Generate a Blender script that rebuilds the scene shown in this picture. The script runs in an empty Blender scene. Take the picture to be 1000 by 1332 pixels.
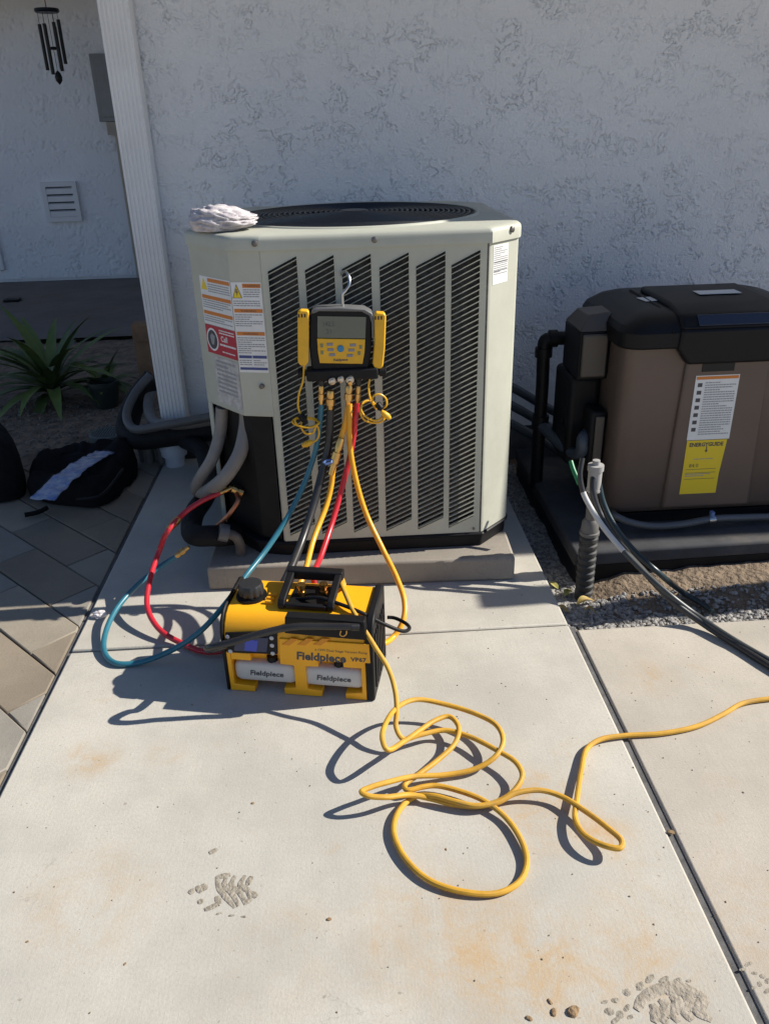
import bpy, bmesh, math, random
from mathutils import Vector, Matrix, noise, Quaternion
import numpy as np
random.seed(7)
PI = math.pi
scene = bpy.context.scene
COL = scene.collection
# ------------------------------------------------------------------ camera
FPX, CX, CY, H = 1040.0, 500.0, 666.0, 1.4
_dn = Vector((60, 2144, FPX)).normalized()
_F = Vector((-69, -503, FPX)).normalized()
_F = (_F - _dn * _F.dot(_dn)).normalized()
_R = _dn.cross(_F)
CM = Matrix((_R, _F, -_dn))                       # world = CM @ (right, down, forward)
cam = bpy.data.cameras.new('camera'); camo = bpy.data.objects.new('camera', cam); COL.objects.link(camo)
rx, ry, rz = CM @ Vector((1, 0, 0)), CM @ Vector((0, -1, 0)), CM @ Vector((0, 0, -1))
camo.matrix_world = Matrix(((rx.x, ry.x, rz.x, 0), (rx.y, ry.y, rz.y, 0), (rx.z, ry.z, rz.z, H), (0, 0, 0, 1)))
cam.sensor_fit = 'VERTICAL'; cam.sensor_height = 36; cam.lens = FPX / 1332 * 36
cam.clip_start = 0.05; cam.clip_end = 2000
scene.camera = camo
# ------------------------------------------------------------------ sky, sun, exposure
SUN_EL, SUN_AZ = math.radians(36.5), math.radians(3.2)      # azimuth measured from +x towards +y (the wall side)
SD = Vector((math.cos(SUN_EL) * math.cos(SUN_AZ), math.cos(SUN_EL) * math.sin(SUN_AZ), math.sin(SUN_EL)))
w = bpy.data.worlds.new('World'); scene.world = w; w.use_nodes = True
nt = w.node_tree; nt.nodes.clear()
o_ = nt.nodes.new('ShaderNodeOutputWorld'); b_ = nt.nodes.new('ShaderNodeBackground'); s_ = nt.nodes.new('ShaderNodeTexSky')
s_.sky_type = 'NISHITA'; s_.sun_disc = False; s_.sun_elevation = SUN_EL; s_.sun_rotation = math.atan2(SD.x, SD.y)
s_.air_density = 1.0; s_.dust_density = 0.2
b_.inputs['Strength'].default_value = 0.066
s_.ozone_density = 2.0
tint = nt.nodes.new('ShaderNodeMixRGB'); tint.blend_type = 'MULTIPLY'; tint.inputs[0].default_value = 1.0; tint.inputs[2].default_value = (0.97, 1.0, 1.12, 1)   # camera white balance set for sunlight
nt.links.new(s_.outputs[0], tint.inputs[1]); nt.links.new(tint.outputs[0], b_.inputs['Color']); nt.links.new(b_.outputs[0], o_.inputs['Surface'])
sl = bpy.data.lights.new('sun', 'SUN'); slo = bpy.data.objects.new('sun', sl); COL.objects.link(slo)
sl.energy = 5.0; sl.angle = math.radians(0.53); sl.color = (1.0, 0.945, 0.855)
slo.rotation_euler = SD.to_track_quat('Z', 'Y').to_euler(); slo.location = SD * 20
scene.view_settings.view_transform = 'Standard'; scene.view_settings.look = 'None'
scene.view_settings.exposure = 0.54; scene.view_settings.gamma = 1.0; scene.view_settings.use_curve_mapping = False
scene.render.engine = 'CYCLES'
scene.render.resolution_x = 768; scene.render.resolution_y = 1024

# ------------------------------------------------------------------ helpers
def ray(u, v): return CM @ Vector(((u - CX) / FPX, (v - CY) / FPX, 1.0))
def PZ(u, v, z=0.0):
    d = ray(u, v); return Vector((0, 0, H)) + d * ((z - H) / d.z)
def PY(u, v, y):
    d = ray(u, v); return Vector((0, 0, H)) + d * (y / d.y)

MATS = {}
def mat(name, col, rough=0.6, metal=0.0, var=0.0, vscale=8.0, bump=0.0, bscale=60.0, col2=None, spec=None, coat=0.0, emit=None, trans=0.0, bdist=0.004, detail=6, grime=0.0):
    if name in MATS: return MATS[name]
    m = bpy.data.materials.new(name); m.use_nodes = True
    N, L = m.node_tree.nodes, m.node_tree.links
    p = N['Principled BSDF']
    p.inputs['Base Color'].default_value = (*col, 1); p.inputs['Roughness'].default_value = rough
    p.inputs['Metallic'].default_value = metal
    if spec is not None: p.inputs['Specular IOR Level'].default_value = spec
    if coat: p.inputs['Coat Weight'].default_value = coat
    if trans: p.inputs['Transmission Weight'].default_value = trans
    if emit: p.inputs['Emission Color'].default_value = (*emit[0], 1); p.inputs['Emission Strength'].default_value = emit[1]
    tc = N.new('ShaderNodeTexCoord')
    if var or col2:
        n = N.new('ShaderNodeTexNoise'); n.inputs['Scale'].default_value = vscale; n.inputs['Detail'].default_value = detail; n.inputs['Roughness'].default_value = 0.65
        L.new(tc.outputs['Object'], n.inputs['Vector'])
        r = N.new('ShaderNodeValToRGB'); r.color_ramp.elements[0].position = 0.32; r.color_ramp.elements[1].position = 0.68
        c2 = col2 or tuple(min(1, c * (1 + var)) for c in col)
        c1 = col if col2 else tuple(c * (1 - var) for c in col)
        r.color_ramp.elements[0].color = (*c1, 1); r.color_ramp.elements[1].color = (*c2, 1)
        L.new(n.outputs['Fac'], r.inputs['Fac']); L.new(r.outputs['Color'], p.inputs['Base Color'])
        last = r.outputs['Color']
        if grime:
            n3 = N.new('ShaderNodeTexNoise'); n3.inputs['Scale'].default_value = vscale * 0.35; n3.inputs['Detail'].default_value = 9; n3.inputs['Roughness'].default_value = 0.75
            L.new(tc.outputs['Object'], n3.inputs['Vector'])
            mr = N.new('ShaderNodeMapRange'); mr.inputs[1].default_value = 0.52; mr.inputs[2].default_value = 0.72; mr.inputs[4].default_value = grime
            L.new(n3.outputs['Fac'], mr.inputs[0])
            mx = N.new('ShaderNodeMixRGB'); mx.inputs['Color2'].default_value = (0.20, 0.16, 0.11, 1)
            L.new(mr.outputs[0], mx.inputs['Fac']); L.new(last, mx.inputs['Color1']); L.new(mx.outputs[0], p.inputs['Base Color'])
            rr = N.new('ShaderNodeMapRange'); rr.inputs[3].default_value = rough; rr.inputs[4].default_value = min(1, rough + 0.3)
            L.new(n3.outputs['Fac'], rr.inputs[0]); L.new(rr.outputs[0], p.inputs['Roughness'])
    if bump:
        n2 = N.new('ShaderNodeTexNoise'); n2.inputs['Scale'].default_value = bscale; n2.inputs['Detail'].default_value = 8
        L.new(tc.outputs['Object'], n2.inputs['Vector'])
        b = N.new('ShaderNodeBump'); b.inputs['Strength'].default_value = bump; b.inputs['Distance'].default_value = bdist
        L.new(n2.outputs['Fac'], b.inputs['Height']); L.new(b.outputs['Normal'], p.inputs['Normal'])
    MATS[name] = m
    return m

PM = {}                                             # world matrix of each empty/parent
def wm(o): return PM.get(o.name, Matrix.Identity(4))
def tag(o, label=None, cat=None, group=None, kind=None):
    if label: o['label'] = label
    if cat: o['category'] = cat
    if group: o['group'] = group
    if kind: o['kind'] = kind
    return o
def thing(name, loc, label, cat, group=None, rotz=0.0):
    o = bpy.data.objects.new(name, None); COL.objects.link(o); o.empty_display_size = 0.05
    o.location = loc; o.rotation_euler = (0, 0, rotz)
    PM[o.name] = Matrix.Translation(Vector(loc)) @ Matrix.Rotation(rotz, 4, 'Z')
    return tag(o, label, cat, group)

class MB:
    def __init__(s): s.v = []; s.f = []; s.m = []
    def add(s, vs, fs, mi=0):
        k = len(s.v); s.v += [Vector(v) for v in vs]
        for f in fs: s.f.append([i + k for i in f]); s.m.append(mi)
        return s
    def box(s, a, b, mi=0):
        (x0, y0, z0), (x1, y1, z1) = a, b
        return s.add([(x0,y0,z0),(x1,y0,z0),(x1,y1,z0),(x0,y1,z0),(x0,y0,z1),(x1,y0,z1),(x1,y1,z1),(x0,y1,z1)],
              [(0,3,2,1),(4,5,6,7),(0,1,5,4),(1,2,6,5),(2,3,7,6),(3,0,4,7)], mi)
    def prism(s, pts, z0, z1, mi=0):
        n = len(pts); vs = [(p[0], p[1], z0) for p in pts] + [(p[0], p[1], z1) for p in pts]
        return s.add(vs, [tuple(range(n))[::-1], tuple(range(n, 2*n))] + [(i, (i+1) % n, n + (i+1) % n, n + i) for i in range(n)], mi)
    def xzprism(s, pts, y0, y1, mi=0):              # outline in x,z, extruded along y
        n = len(pts); vs = [(p[0], y0, p[1]) for p in pts] + [(p[0], y1, p[1]) for p in pts]
        return s.add(vs, [tuple(range(n)), tuple(range(n, 2*n))[::-1]] + [(i, n + i, n + (i+1) % n, (i+1) % n) for i in range(n)], mi)
    def yzprism(s, pts, x0, x1, mi=0):
        n = len(pts); vs = [(x0, p[0], p[1]) for p in pts] + [(x1, p[0], p[1]) for p in pts]
        return s.add(vs, [tuple(range(n))[::-1], tuple(range(n, 2*n))] + [(i, (i+1) % n, n + (i+1) % n, n + i) for i in range(n)], mi)
    def tube(s, pts, r, n=10, mi=0, cap=True, rs=None, closed=False):
        pts = [Vector(p) for p in pts]; k = len(s.v); N = len(pts)
        up = None; rings = []
        for i, p in enumerate(pts):
            if closed: t = pts[(i+1) % N] - pts[i-1]
            else: t = (pts[min(i+1, N-1)] - pts[max(i-1, 0)])
            t = t.normalized() if t.length > 1e-9 else Vector((0, 0, 1))
            if up is None:
                up = t.orthogonal().normalized()
            else:
                up = up - t * up.dot(t)
                up = up.normalized() if up.length > 1e-6 else t.orthogonal().normalized()
            sd = t.cross(up); rr = rs[i] if rs else r
            rings.append([p + (up * math.cos(a) + sd * math.sin(a)) * rr for a in (2*PI*j/n for j in range(n))])
        for ring in rings: s.v += ring
        M = N if closed else N - 1
        for i in range(M):
            i2 = (i+1) % N
            for j in range(n):
                s.f.append([k+i*n+j, k+i2*n+j, k+i2*n+(j+1) % n, k+i*n+(j+1) % n][::-1]); s.m.append(mi)
        if cap and not closed:
            s.f.append([k+j for j in range(n)]); s.m.append(mi)
            s.f.append([k+(N-1)*n+j for j in range(n)][::-1]); s.m.append(mi)
        return s
    def lathe(s, a, d, prof, n=16, mi=0):           # axis from a along d; prof = [(dist, radius)...]
        d = Vector(d).normalized(); a = Vector(a)
        u = d.orthogonal().normalized(); w2 = d.cross(u); k = len(s.v)
        for h, r in prof:
            for j in range(n):
                t = 2*PI*j/n; s.v.append(a + d*h + (u*math.cos(t) + w2*math.sin(t))*r)
        for i in range(len(prof)-1):
            for j in range(n):
                s.f.append([k+i*n+j, k+i*n+(j+1) % n, k+(i+1)*n+(j+1) % n, k+(i+1)*n+j]); s.m.append(mi)
        s.f.append([k+j for j in range(n)][::-1]); s.m.append(mi)
        s.f.append([k+(len(prof)-1)*n+j for j in range(n)]); s.m.append(mi)
        return s
    def xf(s, M, start=0):
        for i in range(start, len(s.v)): s.v[i] = M @ s.v[i]
        return s
    def build(s, name, mats, parent=None, smooth=False, bevel=0.0, local=False, bseg=2, angle=35):
        me = bpy.data.meshes.new(name)
        vs = s.v
        if parent is not None and not local:
            inv = wm(parent).inverted(); vs = [inv @ v for v in vs]
        me.from_pydata([tuple(v) for v in vs], [], s.f)
        mats = mats if isinstance(mats, (list, tuple)) else [mats]
        for m in mats: me.materials.append(m)
        if len(mats) > 1: me.polygons.foreach_set('material_index', s.m)
        bm = bmesh.new(); bm.from_mesh(me); bmesh.ops.recalc_face_normals(bm, faces=bm.faces); bm.to_mesh(me); bm.free()
        if smooth:
            me.polygons.foreach_set('use_smooth', [True]*len(me.polygons))
            try: me.set_sharp_from_angle(angle=math.radians(angle))
            except Exception: pass
        o = bpy.data.objects.new(name, me); COL.objects.link(o)
        if parent is not None: o.parent = parent; PM[o.name] = wm(parent)
        if bevel:
            b = o.modifiers.new('bevel', 'BEVEL'); b.width = bevel; b.segments = bseg; b.limit_method = 'ANGLE'; b.angle_limit = math.radians(30); b.harden_normals = False
            me.polygons.foreach_set('use_smooth', [True]*len(me.polygons))
            try: me.set_sharp_from_angle(angle=math.radians(35))
            except Exception: pass
        return o

def spline(pts, per=8):
    P = [Vector(p) for p in pts]; out = []
    for i in range(len(P)-1):
        p0 = P[i-1] if i else P[0]*2 - P[1]; p1, p2 = P[i], P[i+1]; p3 = P[i+2] if i+2 < len(P) else P[-1]*2 - P[-2]
        t0 = 0.0; t1 = max((p1-p0).length**.5, 1e-4); t2 = t1 + max((p2-p1).length**.5, 1e-4); t3 = t2 + max((p3-p2).length**.5, 1e-4)
        for k in range(per):
            t = t1 + (t2-t1)*k/per
            A1 = p0*((t1-t)/(t1-t0)) + p1*((t-t0)/(t1-t0)); A2 = p1*((t2-t)/(t2-t1)) + p2*((t-t1)/(t2-t1)); A3 = p2*((t3-t)/(t3-t2)) + p3*((t-t2)/(t3-t2))
            B1 = A1*((t2-t)/(t2-t0)) + A2*((t-t0)/(t2-t0)); B2 = A2*((t3-t)/(t3-t1)) + A3*((t-t1)/(t3-t1))
            out.append(B1*((t2-t)/(t2-t1)) + B2*((t-t1)/(t2-t1)))
    out.append(P[-1]); return out

def text_mesh(body, size, mb, M, mi=0, bold=0.0, shear=0.0, align='LEFT', sx=1.0):
    c = bpy.data.curves.new('txt', 'FONT'); c.body = body; c.size = size; c.offset = bold; c.shear = shear; c.align_x = align; c.resolution_u = 2
    o = bpy.data.objects.new('txt', c); COL.objects.link(o)
    bpy.context.view_layer.update()
    me = bpy.data.meshes.new_from_object(o.evaluated_get(bpy.context.evaluated_depsgraph_get()))
    mb.add([M @ Vector((v.co.x*sx, v.co.y, 0)) for v in me.vertices], [tuple(p.vertices) for p in me.polygons], mi)
    bpy.data.objects.remove(o); bpy.data.curves.remove(c); bpy.data.meshes.remove(me)

def clip(poly, nx, ny, c):                          # keep nx*x + ny*y <= c
    out = []
    for i in range(len(poly)):
        a, b = poly[i], poly[(i+1) % len(poly)]
        da, db = nx*a[0]+ny*a[1]-c, nx*b[0]+ny*b[1]-c
        if da <= 0: out.append(a)
        if (da < 0 < db) or (db < 0 < da):
            t = da/(da-db); out.append((a[0]+(b[0]-a[0])*t, a[1]+(b[1]-a[1])*t))
    return out
def pnoise(x, y, z=0.0, s=1.0): return noise.noise(Vector((x*s, y*s, z)))

# ------------------------------------------------------------------ special materials
def concrete_mat(name, base, stain=0.5, seed=0.0, spots=(), broom=True):
    m = bpy.data.materials.new(name); m.use_nodes = True
    N, L = m.node_tree.nodes, m.node_tree.links; p = N['Principled BSDF']; p.inputs['Roughness'].default_value = 0.85; p.inputs['Specular IOR Level'].default_value = 0.3
    geo = N.new('ShaderNodeNewGeometry'); pos = geo.outputs['Position']
    def noi(sc, det=6, rough=0.6, dist=0.0, off=0.0, scl=None):
        mp = N.new('ShaderNodeMapping'); mp.inputs['Location'].default_value = (seed+off, seed*2+off, 0)
        if scl: mp.inputs['Scale'].default_value = scl
        n = N.new('ShaderNodeTexNoise'); n.inputs['Scale'].default_value = sc; n.inputs['Detail'].default_value = det; n.inputs['Roughness'].default_value = rough; n.inputs['Distortion'].default_value = dist
        L.new(pos, mp.inputs['Vector']); L.new(mp.outputs[0], n.inputs['Vector']); return n.outputs['Fac']
    def rng(src, a, b, c=0.0, d=1.0):
        r = N.new('ShaderNodeMapRange'); r.inputs[1].default_value = a; r.inputs[2].default_value = b; r.inputs[3].default_value = c; r.inputs[4].default_value = d; r.interpolation_type = 'SMOOTHSTEP'
        L.new(src, r.inputs[0]); return r.outputs[0]
    def mix(fac, c1, c2, mode='MIX'):
        x = N.new('ShaderNodeMixRGB'); x.blend_type = mode
        for i, s in ((0, fac), (1, c1), (2, c2)):
            if isinstance(s, (int, float)): x.inputs[i].default_value = s
            elif isinstance(s, tuple): x.inputs[i].default_value = (*s, 1)
            else: L.new(s, x.inputs[i])
        return x.outputs[0]
    def mul(a, b):
        x = N.new('ShaderNodeMath'); x.operation = 'MULTIPLY'
        for i, s in ((0, a), (1, b)):
            if isinstance(s, (int, float)): x.inputs[i].default_value = s
            else: L.new(s, x.inputs[i])
        return x.outputs[0]
    def addn(a, b):
        x = N.new('ShaderNodeMath'); x.operation = 'ADD'; x.use_clamp = True
        L.new(a, x.inputs[0]); L.new(b, x.inputs[1]); return x.outputs[0]
    c = mix(rng(noi(2.2, 8, 0.65), 0.3, 0.7), tuple(v*0.80 for v in base), tuple(min(1, v*1.09) for v in base))
    c = mix(mul(rng(noi(0.9, 4, 0.5, 0.3, 5.0), 0.45, 0.7), 0.35), c, tuple(v*k for v, k in zip(base, (0.85, 0.87, 0.9))))
    c = mix(mul(rng(noi(140, 3, 0.7), 0.35, 0.75), 0.35), c, tuple(v*0.72 for v in base))
    if broom: c = mix(mul(rng(noi(22, 4, 0.7, 0, 0, (7, 0.25, 1)), 0.4, 0.8), 0.13), c, tuple(v*0.75 for v in base))
    st = mul(rng(noi(5.5, 10, 0.75, 0.4, 11.0), 0.55, 0.78), rng(noi(1.3, 3, 0.5, 0, 3.0), 0.42, 0.66)); st = mul(st, stain)
    for (sx, sy, r1, amt) in spots:
        vm = N.new('ShaderNodeVectorMath'); vm.operation = 'DISTANCE'; vm.inputs[1].default_value = (sx, sy, 0); L.new(pos, vm.inputs[0])
        g = rng(vm.outputs['Value'], r1*0.2, r1, 1.0, 0.0)
        st = addn(st, mul(mul(g, rng(noi(9, 12, 0.82, 0.6, sx*7), 0.40, 0.66)), amt))
    c = mix(st, c, (base[0]*0.92, base[1]*0.70, base[2]*0.47))
    c = mix(mul(rng(noi(3.1, 12, 0.85, 0.8, 29.0), 0.60, 0.64), 0.16), c, tuple(v*k for v, k in zip(base, (0.70, 0.66, 0.58))))
    hl = N.new('ShaderNodeMath'); hl.operation = 'ABSOLUTE'; sb_ = N.new('ShaderNodeMath'); sb_.operation = 'SUBTRACT'; sb_.inputs[1].default_value = 0.5
    L.new(noi(1.1, 9, 0.62, 0.6, 41.0), sb_.inputs[0]); L.new(sb_.outputs[0], hl.inputs[0])
    c = mix(mul(mul(rng(hl.outputs[0], 0.0, 0.0022, 1.0, 0.0), rng(noi(1.7, 3, 0.5, 0, 51.0), 0.52, 0.6)), 0.5), c, tuple(v*0.55 for v in base))
    pit = rng(noi(75, 2, 0.5, 0, 17.0), 0.70, 0.76)
    c = mix(mul(pit, 0.55), c, (base[0]*0.45, base[1]*0.4, base[2]*0.36))
    L.new(c, p.inputs['Base Color'])
    b = N.new('ShaderNodeBump'); b.inputs['Strength'].default_value = 0.42; b.inputs['Distance'].default_value = 0.003
    L.new(addn(mul(noi(180, 4, 0.7), 0.6), mul(noi(22, 4, 0.7, 0, 0, (7, 0.25, 1)), 0.22)), b.inputs['Height']); L.new(b.outputs[0], p.inputs['Normal'])
    MATS[name] = m; return m

def stucco_mat(name, base, scale=1.0):
    m = bpy.data.materials.new(name); m.use_nodes = True
    N, L = m.node_tree.nodes, m.node_tree.links; p = N['Principled BSDF']; p.inputs['Roughness'].default_value = 0.9; p.inputs['Specular IOR Level'].default_value = 0.2
    geo = N.new('ShaderNodeNewGeometry')
    def noi(sc, det, rough, dist=0.0):
        n = N.new('ShaderNodeTexNoise'); n.inputs['Scale'].default_value = sc*scale; n.inputs['Detail'].default_value = det; n.inputs['Roughness'].default_value = rough; n.inputs['Distortion'].default_value = dist
        L.new(geo.outputs['Position'], n.inputs['Vector']); return n.outputs['Fac']
    r = N.new('ShaderNodeValToRGB'); r.color_ramp.elements[0].position = .35; r.color_ramp.elements[1].position = .7
    r.color_ramp.elements[0].color = (*[v*0.93 for v in base], 1); r.color_ramp.elements[1].color = (*base, 1)
    L.new(noi(1.4, 8, 0.6), r.inputs[0]); L.new(r.outputs[0], p.inputs['Base Color'])
    b = N.new('ShaderNodeBump'); b.inputs['Strength'].default_value = 1.0; b.inputs['Distance'].default_value = 0.006
    L.new(noi(95, 6, 0.7, 0.5), b.inputs['Height']); L.new(b.outputs[0], p.inputs['Normal'])
    MATS[name] = m; return m

SPOTS = []
for (u, v, r, a) in [(120, 985, .10, .9), (215, 980, .07, .5), (700, 1055, .17, 1.0), (790, 1090, .10, .9), (700, 1265, .22, .8), (560, 1200, .2, .55), (830, 1205, .16, .6), (120, 1170, .2, .45), (820, 1280, .2, .6), (330, 870, .12, .3), (860, 900, .1, .4), (620, 1240, .2, .6), (370, 1240, .16, .35), (980, 1190, .2, .5), (840, 880, .12, .5), (100, 820, .1, .3)]:
    q = PZ(u, v); SPOTS.append((q.x, q.y, r, a))
M_CONC = concrete_mat('path_concrete', (0.505, 0.476, 0.412), 0.85, 0.0, SPOTS)
M_CONC2 = concrete_mat('path_concrete_weathered', (0.48, 0.435, 0.365), 0.7, 4.3, SPOTS[-4:])
M_PADC = concrete_mat('pad_concrete', (0.30, 0.268, 0.225), 0.7, 9.1, (), False)
M_PAVE = concrete_mat('paver_stone', (0.31, 0.27, 0.21), 0.6, 2.7, (), False)
M_PAVES = [M_PAVE, concrete_mat('paver_stone_brown', (0.26, 0.215, 0.16), 0.7, 5.7, (), False), concrete_mat('paver_stone_grey', (0.29, 0.265, 0.225), 0.5, 8.1, (), False)]
M_STUC = stucco_mat('white_stucco', (0.86, 0.865, 0.88))
M_DIRT = mat('dry_soil', (0.20, 0.145, 0.098), 0.95, var=0.45, vscale=14, bump=1.0, bscale=40, bdist=0.02)
M_SOIL2 = mat('brown_soil', (0.20, 0.148, 0.10), 0.95, var=0.35, vscale=18, bump=1.0, bscale=50, bdist=0.02)
M_SEAL = mat('joint_sealant', (0.10, 0.098, 0.095), 0.8, var=0.35, vscale=30, bump=0.4, bscale=120)
M_AC = mat('cabinet_enamel', (0.458, 0.462, 0.385), 0.38, var=0.07, vscale=5, bump=0.05, bscale=300, grime=0.20)
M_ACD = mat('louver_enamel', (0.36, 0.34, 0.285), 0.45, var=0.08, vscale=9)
M_BLK = mat('black_plastic', (0.009, 0.009, 0.010), 0.5, spec=0.22, var=0.25, vscale=12, bump=0.08, bscale=250)
M_BLKM = mat('black_metal', (0.012, 0.012, 0.014), 0.4, var=0.2)
M_COIL = mat('coil_fins', (0.115, 0.102, 0.090), 0.6, var=0.5, vscale=60, detail=3)
M_YEL = mat('pump_yellow', (0.95, 0.43, 0.008), 0.33, var=0.06, vscale=6, bump=0.04, bscale=250, grime=0.06)
M_YCORD = mat('yellow_cord', (0.58, 0.31, 0.025), 0.42, var=0.14, vscale=25, grime=0.4)
M_YHOSE = mat('yellow_hose', (0.80, 0.36, 0.015), 0.35, var=0.08, vscale=15)
M_YPROBE = mat('yellow_probe', (0.78, 0.42, 0.015), 0.4, var=0.08, vscale=20)
M_RED = mat('red_hose', (0.50, 0.022, 0.035), 0.3, var=0.1, vscale=15)
M_TEAL = mat('teal_hose', (0.028, 0.15, 0.205), 0.3, var=0.12, vscale=15)
M_BHOSE = mat('black_hose', (0.028, 0.027, 0.027), 0.35, var=0.2, vscale=20)
M_BRASS = mat('brass', (0.65, 0.40, 0.14), 0.3, 1.0, var=0.15, vscale=40)
M_COPPER = mat('copper', (0.45, 0.20, 0.12), 0.45, 0.9, var=0.3, vscale=40)
M_STEEL = mat('steel', (0.5, 0.5, 0.5), 0.3, 1.0, var=0.1)
M_SCREW = mat('screw_steel', (0.16, 0.15, 0.14), 0.45, 0.7, var=0.2)
M_WHITEP = mat('white_paint', (0.72, 0.72, 0.72), 0.5, var=0.05, vscale=5, grime=0.08)
M_DOWN = mat('downspout_paint', (0.80, 0.79, 0.78), 0.45, var=0.05, vscale=4, grime=0.10)
M_LABEL = mat('label_paper', (0.74, 0.74, 0.72), 0.5, var=0.04, vscale=30)
M_INK = mat('label_ink', (0.06, 0.06, 0.07), 0.5)
M_GREYINK = mat('label_text_grey', (0.30, 0.30, 0.31), 0.5)
M_ORANGE = mat('label_orange', (0.62, 0.20, 0.03), 0.5)
M_LYEL = mat('label_yellow', (0.80, 0.58, 0.02), 0.5)
M_LRED = mat('label_red', (0.45, 0.03, 0.05), 0.45)
M_LBLUE = mat('label_blue', (0.05, 0.07, 0.22), 0.45)
M_TAN = mat('heater_tan', (0.135, 0.102, 0.086), 0.42, metal=0.25, spec=.3, var=0.06, vscale=5, bump=0.05, bscale=300)
M_GREYP = mat('grey_conduit', (0.20, 0.185, 0.17), 0.5, var=0.12, vscale=20)
M_PVC = mat('grey_pvc', (0.34, 0.33, 0.32), 0.5, var=0.1, vscale=20, grime=0.25)
M_FOAM = mat('black_foam', (0.011, 0.0105, 0.011), 0.7, spec=.25, var=0.3, vscale=20, bump=0.4, bscale=60)
M_FABRIC = mat('black_fabric', (0.009, 0.009, 0.010), 0.9, spec=.15, var=0.3, vscale=30, bump=0.4, bscale=300)
M_STONE = mat('gravel_stone', (0.15, 0.145, 0.14), 0.85, col2=(0.42, 0.40, 0.37), vscale=55, detail=2)
M_MUD = mat('mud_relief_shade', (0.23, 0.20, 0.155), 0.95, col2=(0.37, 0.33, 0.265), vscale=70, bump=1.0, bscale=160)  # mud, darkened so its colour carries the shading of the tread relief
M_CLOTH = mat('rag_cloth', (0.66, 0.61, 0.60), 0.9, col2=(0.36, 0.33, 0.36), vscale=38, bump=0.4, bscale=400)

# ------------------------------------------------------------------ ground and paths
def heightsheet(name, x0, x1, y0, y1, nx, ny, zf, material, parent=None, kind='structure', label=None):
    mb = MB(); vs = []; fs = []
    for j in range(ny+1):
        for i in range(nx+1):
            x = x0+(x1-x0)*i/nx; y = y0+(y1-y0)*j/ny; vs.append((x, y, zf(x, y)))
    for j in range(ny):
        for i in range(nx):
            k = j*(nx+1)+i; fs.append((k, k+1, k+nx+2, k+nx+1))
    mb.add(vs, fs); o = mb.build(name, material, parent, smooth=True)
    return tag(o, kind=kind)
gm = MB(); gm.add([(-600, -600, -0.16), (600, -600, -0.16), (600, 600, -0.16), (-600, 600, -0.16)], [(0, 1, 2, 3)])
tag(gm.build('ground', mat('pale_ground', (0.40, 0.345, 0.27), 0.95, var=0.2, vscale=3, bump=0.5)), kind='structure')
# planting bed to the left, dirt between the pavers and the rear patio
heightsheet('planting_bed', -6, -0.84, 3.56, 6.3, 90, 50, lambda x, y: -0.055 + 0.03*pnoise(x, y, 0, 2.3) + 0.014*pnoise(x, y, 3, 11), M_DIRT)
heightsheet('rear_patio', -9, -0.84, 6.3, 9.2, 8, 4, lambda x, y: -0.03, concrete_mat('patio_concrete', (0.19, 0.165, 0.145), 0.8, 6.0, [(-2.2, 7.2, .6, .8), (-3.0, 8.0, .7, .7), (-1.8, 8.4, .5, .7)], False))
heightsheet('soil_bed', 0.655, 4.5, 1.98, 3.62, 150, 60, lambda x, y: -0.105 + 0.014*pnoise(x, y, 0, 4) + 0.010*pnoise(x, y, 5, 17) + 0.048*min(1, max(0, (x-0.80)/0.15))*min(1, max(0, (y-2.20)/0.14)), M_SOIL2)

path = thing('concrete_path', (0, 0, 0), None, None); tag(path, kind='structure')
XL, XR = -0.857, 0.653
def slab(x0, x1, y0, y1, m):
    return MB().box((x0, y0, -0.10), (x1, y1, 0.0)).build('slab', m, path, bevel=0.006, bseg=2)
slab(XL, XR, 2.034, 3.57, M_CONC)
slab(XL, XR, -0.4, 2.026, M_CONC); slab(XL, XR, -8, -0.408, M_CONC)
slab(XR+0.016, 8, -0.4, 2.000, M_CONC2); slab(XR+0.016, 8, -8, -0.408, M_CONC2)
MB().box((XR-0.001, -4, -0.09), (XR+0.017, 2.02, -0.006)).build('joint_sealant', M_SEAL, path)
MB().box((XL-0.014, -4, -0.09), (XL+0.001, 3.5, -0.010)).build('joint_sealant', M_SEAL, path)
# diagonal pavers
pav = thing('paver_terrace', (0, 0, 0), None, None); tag(pav, kind='structure')
MB().box((-8, -8, -0.09), (-2.3, 3.56, -0.006)).box((-2.3, -8, -0.09), (XL-0.016, 0.85, -0.006)).build('paving', M_PAVE, pav)
MB().box((-2.299, 0.851, -0.09), (XL-0.016, 3.56, -0.016)).build('joint_sand', mat('joint_sand', (0.17, 0.145, 0.115), 0.95, var=0.3, vscale=30), pav)
ca, sa = math.cos(PI/4), math.sin(PI/4)
LW, RW = 0.42, 0.2457
for r in range(-4, 34):
    for c in range(-14, 14):
        a0 = c*LW + (r % 2)*LW*0.5; b0 = r*RW/1.0*0.70 + 0.0
        a1, b1 = a0+LW-0.005, b0+RW*0.70-0.005
        loc = [(a0, b0), (a1, b0), (a1, b1), (a0, b1)]
        poly = [(-3.3 + x*ca + y*sa, 1.2 - x*sa + y*ca) for x, y in loc]
        cxp = sum(p[0] for p in poly)/4; cyp = sum(p[1] for p in poly)/4
        if not (-2.3 < cxp < -0.7 and 0.9 < cyp < 3.75): continue
        poly = clip(poly, 1, 0, XL-0.017); poly = clip(poly, 0, 1, 3.56) if poly else poly
        if len(poly) < 3: continue
        ar = 0.5*abs(sum(poly[i][0]*poly[(i+1) % len(poly)][1]-poly[(i+1) % len(poly)][0]*poly[i][1] for i in range(len(poly))))
        if ar < 4e-4: continue
        MB().prism(poly, -0.06, -0.004 + random.uniform(-0.004, 0.002)).build('paver', random.choice(M_PAVES), pav, bevel=0.003, bseg=1)

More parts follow.
